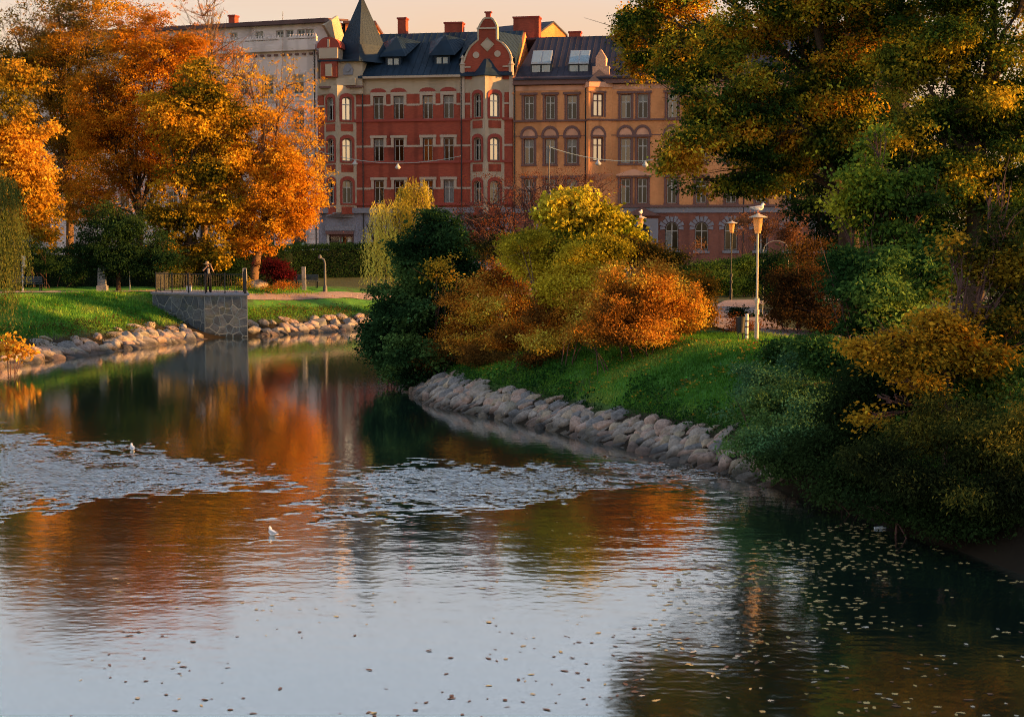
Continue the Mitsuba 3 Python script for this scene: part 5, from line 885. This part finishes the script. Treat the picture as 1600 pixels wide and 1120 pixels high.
# marker post, litter bin, hoop
p = G(1166.5, 530, 46.2); k = thing('marker_post', 'white marker post with dark bands beside the nearest lamp', 'post')
part(k, 'post', MB().lathe([(.055, p[2] - .05), (.055, p[2] + .82), (.04, p[2] + .85), (0, p[2] + .85)], (p[0], p[1], 0), 10).get(), 'white_paint', smooth=40)
for z in (.18, .42, .6): part(k, 'band', MB().lathe([(.0, p[2] + z), (.058, p[2] + z), (.058, p[2] + z + .045), (.0, p[2] + z + .045)], (p[0], p[1], 0), 10).get(), 'iron')
p = G(1156.5, 540, 45.6); k = thing('litter_bin', 'dark litter bin on two legs at the edge of the lawn', 'litter bin'); q = (p[0], p[1], 0)
part(k, 'bin', MB().lathe([(.0, p[2] + .28), (.12, p[2] + .28), (.16, p[2] + .78), (.13, p[2] + .78), (.1, p[2] + .4), (0, p[2] + .4)], q, 12).get(), 'iron', smooth=40)
for s in (-.07, .07): part(k, 'leg', MB().tube([(p[0] + s, p[1], p[2] - .05), (p[0] + s, p[1], p[2] + .3)], .018, 5).get(), 'iron')
p0, p1 = at(1193, 392, 61), at(1232, 390, 61); th = np.linspace(0, np.pi, 15); cx_ = (p0 + p1) / 2; rad = np.linalg.norm(p1 - p0) / 2; zg_ = float(height(cx_[0], cx_[1]))
pts = [(p0[0], p0[1], zg_)] + [(cx_[0] - rad * math.cos(t), 61, cx_[2] + rad * .75 * math.sin(t)) for t in th] + [(p1[0], p1[1], zg_)]; solo('hoop', MB().tube(pts, .014, 6).get(), 'steel', 'grey hoop arching over the round dark shrub beside the path', 'hoop', smooth=40)
# benches, stele, posts, boulder on the left bank
def bench(px, py, Y, w, rz, label):
    k = thing('park_bench', label, 'bench'); p = G(px, py, Y); M = xf(p[0], p[1], p[2], rz)
    for i_ in range(4): part(k, 'seat_slat', MB().box(-w / 2, w / 2, -.22 + i_ * .11, -.13 + i_ * .11, .43, .465).get(), 'bench_wood', to_world=M)
    for i_ in range(3): part(k, 'back_slat', MB().box(-w / 2, w / 2, .23 + i_ * .03, .26 + i_ * .03, .54 + i_ * .14, .65 + i_ * .14).get(), 'bench_wood', to_world=M)
    for s in (-1, 1):
        part(k, 'leg', MB().box(s * w * .4 - .03, s * w * .4 + .03, -.22, -.16, 0, .43).get(), 'iron', to_world=M); part(k, 'leg', MB().box(s * w * .4 - .03, s * w * .4 + .03, .16, .22, 0, .43).get(), 'iron', to_world=M)
        part(k, 'bracket', MB().hexa([[s * w * .4 - .025, .19, .4], [s * w * .4 + .025, .19, .4], [s * w * .4 + .025, .23, .4], [s * w * .4 - .025, .23, .4]], [[s * w * .4 - .025, .28, .95], [s * w * .4 + .025, .28, .95], [s * w * .4 + .025, .32, .95], [s * w * .4 - .025, .32, .95]]).get(), 'iron', to_world=M)
bench(45, 452, 93, 1.9, math.pi, 'dark slatted bench behind the signpost at far left'); bench(480, 446, 100, 1.7, math.pi * .96, 'dark slatted bench in front of the pale marker stone')
p = G(160, 455, 90.5); k = thing('monument', 'grey stone monument with a wide plinth under the dark dome shaped tree', 'monument')
part(k, 'plinth', MB().box(p[0] - .30, p[0] + .30, p[1] - .28, p[1] + .28, p[2] - .1, p[2] + .42).get(), 'stele'); a_ = np.array([[p[0] - .25, p[1] - .2, 0], [p[0] + .25, p[1] - .2, 0], [p[0] + .25, p[1] + .2, 0], [p[0] - .25, p[1] + .2, 0]]); c_ = a_.mean(0)
part(k, 'shaft', MB().hexa(a_ + [0, 0, p[2] + .421], c_ + (a_ - c_) * .82 + [0, 0, p[2] + 1.45]).get(), 'stele'); part(k, 'top', MB().hexa(c_ + (a_ - c_) * .82 + [0, 0, p[2] + 1.452], c_ + (a_ - c_) * [.2, .8, 1] + [0, 0, p[2] + 1.66]).get(), 'stele')
p = G(36, 458, 90.3); k = thing('signpost', 'grey post with an upright orange sign plate at far left', 'sign'); part(k, 'post', MB().tube([(p[0], p[1], p[2] - .1), (p[0], p[1], p[2] + 2.2)], .045, 8).get(), 'steel'); part(k, 'plate', MB().box(p[0] + .05, p[0] + .2, p[1] - .02, p[1] + .02, p[2] + 1.45, p[2] + 2.2).get(), 'lamp_hat')
p = G(203, 456, 91); k = thing('thin_post', 'thin grey post right of the stone monument', 'post'); part(k, 'post', MB().tube([(p[0], p[1], p[2] - .1), (p[0], p[1], p[2] + 1.2)], .03, 8).get(), 'steel'); part(k, 'cap', MB().lathe([(0, 1.2), (.05, 1.2), (.05, 1.3), (0, 1.32)], (p[0], p[1], p[2]), 8).get(), 'white_paint')
p = G(382.5, 446, 96); solo('stone_pillar', MB().hexa([[p[0] - .15, p[1] - .15, p[2] - .1], [p[0] + .15, p[1] - .15, p[2] - .1], [p[0] + .15, p[1] + .15, p[2] - .1], [p[0] - .15, p[1] + .15, p[2] - .1]], [[p[0] - .13, p[1] - .13, p[2] + 1.32], [p[0] + .13, p[1] - .13, p[2] + 1.32], [p[0] + .13, p[1] + .13, p[2] + 1.38], [p[0] - .13, p[1] + .13, p[2] + 1.38]]).get(), 'stele', 'pale square stone pillar right of the railing', 'pillar')
p = G(402, 445, 97); m = stone_mesh(77, 3); m.apply_scale([.75, .5, .42]); m.apply_translation([p[0], p[1], p[2] + .22]); solo('boulder', m, 'granite_tan', 'big pale rounded boulder beside the crimson shrub', 'boulder', smooth=True)
p = G(475, 448, 98.5); solo('marker_stone', MB().box(p[0] - .13, p[0] + .13, p[1] - .1, p[1] + .1, p[2] - .1, p[2] + 1.55).get(), 'stele', 'pale upright marker stone behind the bench', 'stone')
p = G(508, 446, 99); k = thing('bent_post', 'pale post with a bent over top beside the second bench', 'post'); part(k, 'post', MB().tube([(p[0], p[1], p[2] - .1), (p[0], p[1], p[2] + 1.9), (p[0] - .06, p[1], p[2] + 2.15), (p[0] - .3, p[1], p[2] + 2.3)], [.09, .075, .07, .06], 8).get(), 'post_grey', smooth=50); part(k, 'head', MB().lathe([(0, -.1), (.11, -.08), (.13, .05), (.06, .16), (0, .18)], (p[0] - .33, p[1], p[2] + 2.32), 8).get(), 'post_grey', smooth=50)
part(k, 'foot', MB().lathe([(.16, -.1), (.14, .35), (.09, .45), (0, .46)], tuple(p), 8).get(), 'post_grey', smooth=50)
# wires with hanging street lamps in front of the houses
def sag(a, c, d, n=15): t = np.linspace(0, 1, n)[:, None]; return a * (1 - t) + c * t - np.array([0, 0, 1]) * 4 * d * t * (1 - t)
def hung(pts, at_px, labs):
    k = thing('lamp_wire', labs[0], 'wire'); part(k, 'wire', MB().tube(pts, .028, 4).get(), 'wire')
    for u, lb in zip(at_px, labs[1:]):
        i_ = np.argmin(np.abs(800 + F * pts[:, 0] / pts[:, 1] - u)); c = pts[i_]; h = thing('hanging_lamp', lb, 'street lamp', 'lamps hung on wires across the street')
        part(h, 'hood', MB().lathe([(0, -.02), (.06, -.04), (.10, -.15), (.26, -.36), (.27, -.43), (0, -.43)], c, 14).get(), 'hood', smooth=40); part(h, 'bowl', MB().lathe([(.22, -.432), (.17, -.53), (0, -.56)], c, 12).get(), 'hood', smooth=40)
hung(sag(RH.P(-.1, zr(234), .1), at(720, 244, 134), .9, 41), (558, 624), ('thin wire strung across the front of the brick house', 'left hanging lamp in front of the brick house', 'right hanging lamp in front of the brick house'))
pb = at(858, 230, 126); zb = float(height(pb[0], pb[1])); hung(sag(pb, at(1030, 249, 124), .55, 41), (935, 1007), ('thin wire strung from a mast across the ochre house', 'left hanging lamp in front of the ochre house', 'right hanging lamp in front of the ochre house'))
k = thing('lamp_mast', 'slim steel mast carrying the wire before the ochre house', 'mast'); part(k, 'mast', MB().tube([(pb[0], pb[1], zb), tuple(pb + [0, 0, .15])], [.09, .05], 8).get(), 'post_grey'); part(k, 'foot', MB().lathe([(.2, 0), (.2, .8), (.14, .9), (0, .9)], (pb[0], pb[1], zb), 8).get(), 'post_grey')

# ------------------------------------------------------------------ person on the canal wall
def limb(chain):
    """hulls of neighbouring spheres: [(point, radius), ...]"""
    s = [m3.Manifold.sphere(r, 14).translate(tuple(p)) for p, r in chain]
    return m3.Manifold.batch_boolean([m3.Manifold.batch_hull([a, c]) for a, c in zip(s[:-1], s[1:])], m3.OpType.Add)
def organic(parts, edge=.025, it=10):
    m = m3.Manifold.batch_boolean(parts, m3.OpType.Add).refine_to_length(edge).to_mesh(); t = trimesh.Trimesh(m.vert_properties[:, :3], m.tri_verts, process=True); trimesh.smoothing.filter_taubin(t, iterations=it); return t
def hand(w, d, up):
    """palm with four bent fingers and a thumb at its side"""
    w, d, up = (np.array(q, float) for q in (w, d, up)); d /= np.linalg.norm(d); s = np.cross(d, up); s /= np.linalg.norm(s); n = np.cross(s, d); o = [limb([(w, .026), (w + d * .05, .030), (w + d * .085, .030)])]
    for i_, L in enumerate((.070, .080, .074, .058)):
        b_ = w + d * .085 + s * (i_ - 1.5) * .019; o.append(limb([(b_, .0095), (b_ + d * L * .55 + n * .012, .009), (b_ + d * L * .75 + n * .045, .008)]))
    t0 = w + d * .03 - s * .03; o.append(limb([(t0, .012), (t0 + d * .03 - s * .025, .0105), (t0 + d * .06 - s * .028 + n * .02, .009)])); return o
p = G(325, 460, 86.6); p[2] = 2.53; k = thing('person', 'person in dark clothes and straw hat raising a camera on the canal wall', 'person'); M = xf(p[0], p[1], p[2], 0.55)
sh = [(-.19, 0, 1.43), (.19, 0, 1.43)]; elb = [(-.31, -.12, 1.30), (.29, -.16, 1.24)]; wr = [(-.13, -.26, 1.52), (.12, -.27, 1.52)]
body = [limb([((0, 0, .95), .10), ((0, .01, 1.15), .095), ((0, .01, 1.36), .10)]), limb([(sh[0], .065), (sh[1], .065)]), limb([((0, 0, 1.42), .06), ((0, -.02, 1.52), .05)]), limb([((0, -.02, 1.58), .085), ((0, -.02, 1.66), .095)]), limb([((0, -.11, 1.59), .016), ((0, -.12, 1.575), .018)]), limb([((-.09, -.01, 1.60), .02), ((-.09, -.01, 1.63), .02)]), limb([((.09, -.01, 1.60), .02), ((.09, -.01, 1.63), .02)])]
for i_ in (0, 1):
    body += [limb([(sh[i_], .055), (elb[i_], .042), (wr[i_], .028)])] + hand(wr[i_], (.10 * (1 - 2 * i_), -.12, .12), (0, 0, 1))
    s = -.10 if i_ == 0 else .11; body.append(limb([((s, 0, .9), .095), ((s * 1.15, -.02, .5), .065), ((s * 1.3, .01, .1), .045)]))
part(k, 'body', organic(body, .02, 8), 'skin', True, to_world=M)
part(k, 'shirt', organic([limb([((0, -.10, 1.16), .075), ((0, -.11, 1.34), .085)])]), 'cloth_white', True, to_world=M)
part(k, 'waistcoat', organic([limb([((-.11, .03, 1.0), .10), ((-.12, .03, 1.38), .10)]), limb([((.11, .03, 1.0), .10), ((.12, .03, 1.38), .10)]), limb([((0, .02, .98), .15), ((0, .01, 1.2), .145), ((0, .01, 1.38), .15)]), limb([(sh[0], .08), (sh[1], .08)])] + [limb([(np.array(sh[i_]), .078), (np.array(sh[i_]) * .3 + np.array(elb[i_]) * .7, .06)]) for i_ in (0, 1)]), 'cloth_dark', True, to_world=M)
tr_ = [limb([((-.06, 0, .98), .13), ((.06, 0, .98), .13)])]
for s in (-.10, .11): tr_ += [limb([((s, 0, .92), .115), ((s * 1.15, -.02, .5), .085), ((s * 1.3, .01, .09), .075)])]
part(k, 'trousers', organic(tr_), 'cloth_dark', True, to_world=M)
for s in (-.13, .143): part(k, 'shoe', organic([limb([((s, .05, .045), .048), ((s, -.14, .035), .038)])], .02, 4), 'cloth_dark', True, to_world=M)
part(k, 'hair', organic([limb([((0, .03, 1.62), .092), ((0, .02, 1.67), .098)])]), 'hair', True, to_world=M)
part(k, 'hat', MB().lathe([(0, .12), (.07, .115), (.10, .09), (.105, .01), (.24, -.02), (.245, -.03), (.10, -.005), (0, -.005)], (-.02, .0, 1.705), 20).get(), 'straw', smooth=40, to_world=M)
cm = thing('handheld_camera', 'small dark camera held up in both hands by the person on the wall', 'camera'); part(cm, 'body', MB().box(-.07, .07, -.43, -.36, 1.60, 1.69).get(), 'iron', to_world=M); part(cm, 'lens', m3.Manifold.cylinder(.06, .035, .035, 14).rotate((90, 0, 0)).translate((0, -.432, 1.64)), 'iron', to_world=M)

# ------------------------------------------------------------------ leaves afloat
rg = R(200); sh_ = []
for q in range(5):
    a = np.linspace(0, 2 * np.pi, 9)[:-1]; r = 1 + .3 * np.cos(2 * a + q) + rg.normal(0, .12, 8); v = np.column_stack([np.cos(a) * r * .042, np.sin(a) * r * .028, .001 + .006 * rg.random(8)]); v = np.vstack([v, [[0, 0, .004]]]); sh_.append((v, np.array([[8, i_, (i_ + 1) % 8] for i_ in range(8)])))
MF = ['float_yellow', 'float_pale', 'float_brown']; FL = [[ply(s, mt) for mt in MF] for s in sh_]
pts = []
while len(pts) < 820:
    if rg.random() < .70: px, py = rg.normal(1290, 170), 800 + abs(rg.normal(0, 95))
    else: px, py = 1600 * rg.random() ** .6, 850 + 270 * rg.random() ** .7
    w = onz(px, py)
    if 0 <= px < 1610 and 785 < py < 1125 and shapely.contains(WATER.buffer(-.3), Point(w[0], w[1])) and meshkit.fbm(np.array([[w[0] * .8, w[1] * .5, 3.0]]), 3, 31)[0] > .38 + .25 * rg.random(): pts.append((w[0], w[1], px))
pts = sorted(pts, key=lambda q: q[1]); far_ = MB(); 
for n_, (x_, y_, px) in enumerate(pts):
    pale = px > 1000; s = rg.choice([.75, .95, 1.2] if pale else [.5, .65, .85, 1.1]) * rg.uniform(.85, 1.15); t = rg.integers(5); mt = rg.choice(3, p=[.45, .30, .25] if pale else [.12, .05, .83]); M = xf(x_, y_, .004, rg.uniform(0, 6.28), s)
    if n_ < 290: solo('floating_leaf', FL[t][mt], None, ('yellow', 'pale buff', 'brown')[mt] + ' fallen leaf floating flat on the canal', 'leaf', ('yellow', 'pale buff', 'brown')[mt] + ' leaves afloat on the canal', to_world=M)
    else: far_.add(sh_[t][0] * s + [x_, y_, .004], sh_[t][1])
k = struct('leaf_litter', far_.get(), 'float_yellow', kind='stuff', label='small fallen leaves drifting in the shaded water at right'); labels[k]['category'] = 'leaves'
w = onz(1376, 826); k = solo('floating_bottle', MB().lathe([(0, -.13), (.03, -.125), (.034, .03), (.013, .075), (.013, .105), (0, .105)], (0, 0, 0), 12).get(), 'plastic_blue', 'pale blue bottle floating on its side in the dark water at right', 'bottle', smooth=40, to_world=T().translate([float(w[0]), float(w[1]), .02]).rotate([0, 1, 0], 88))
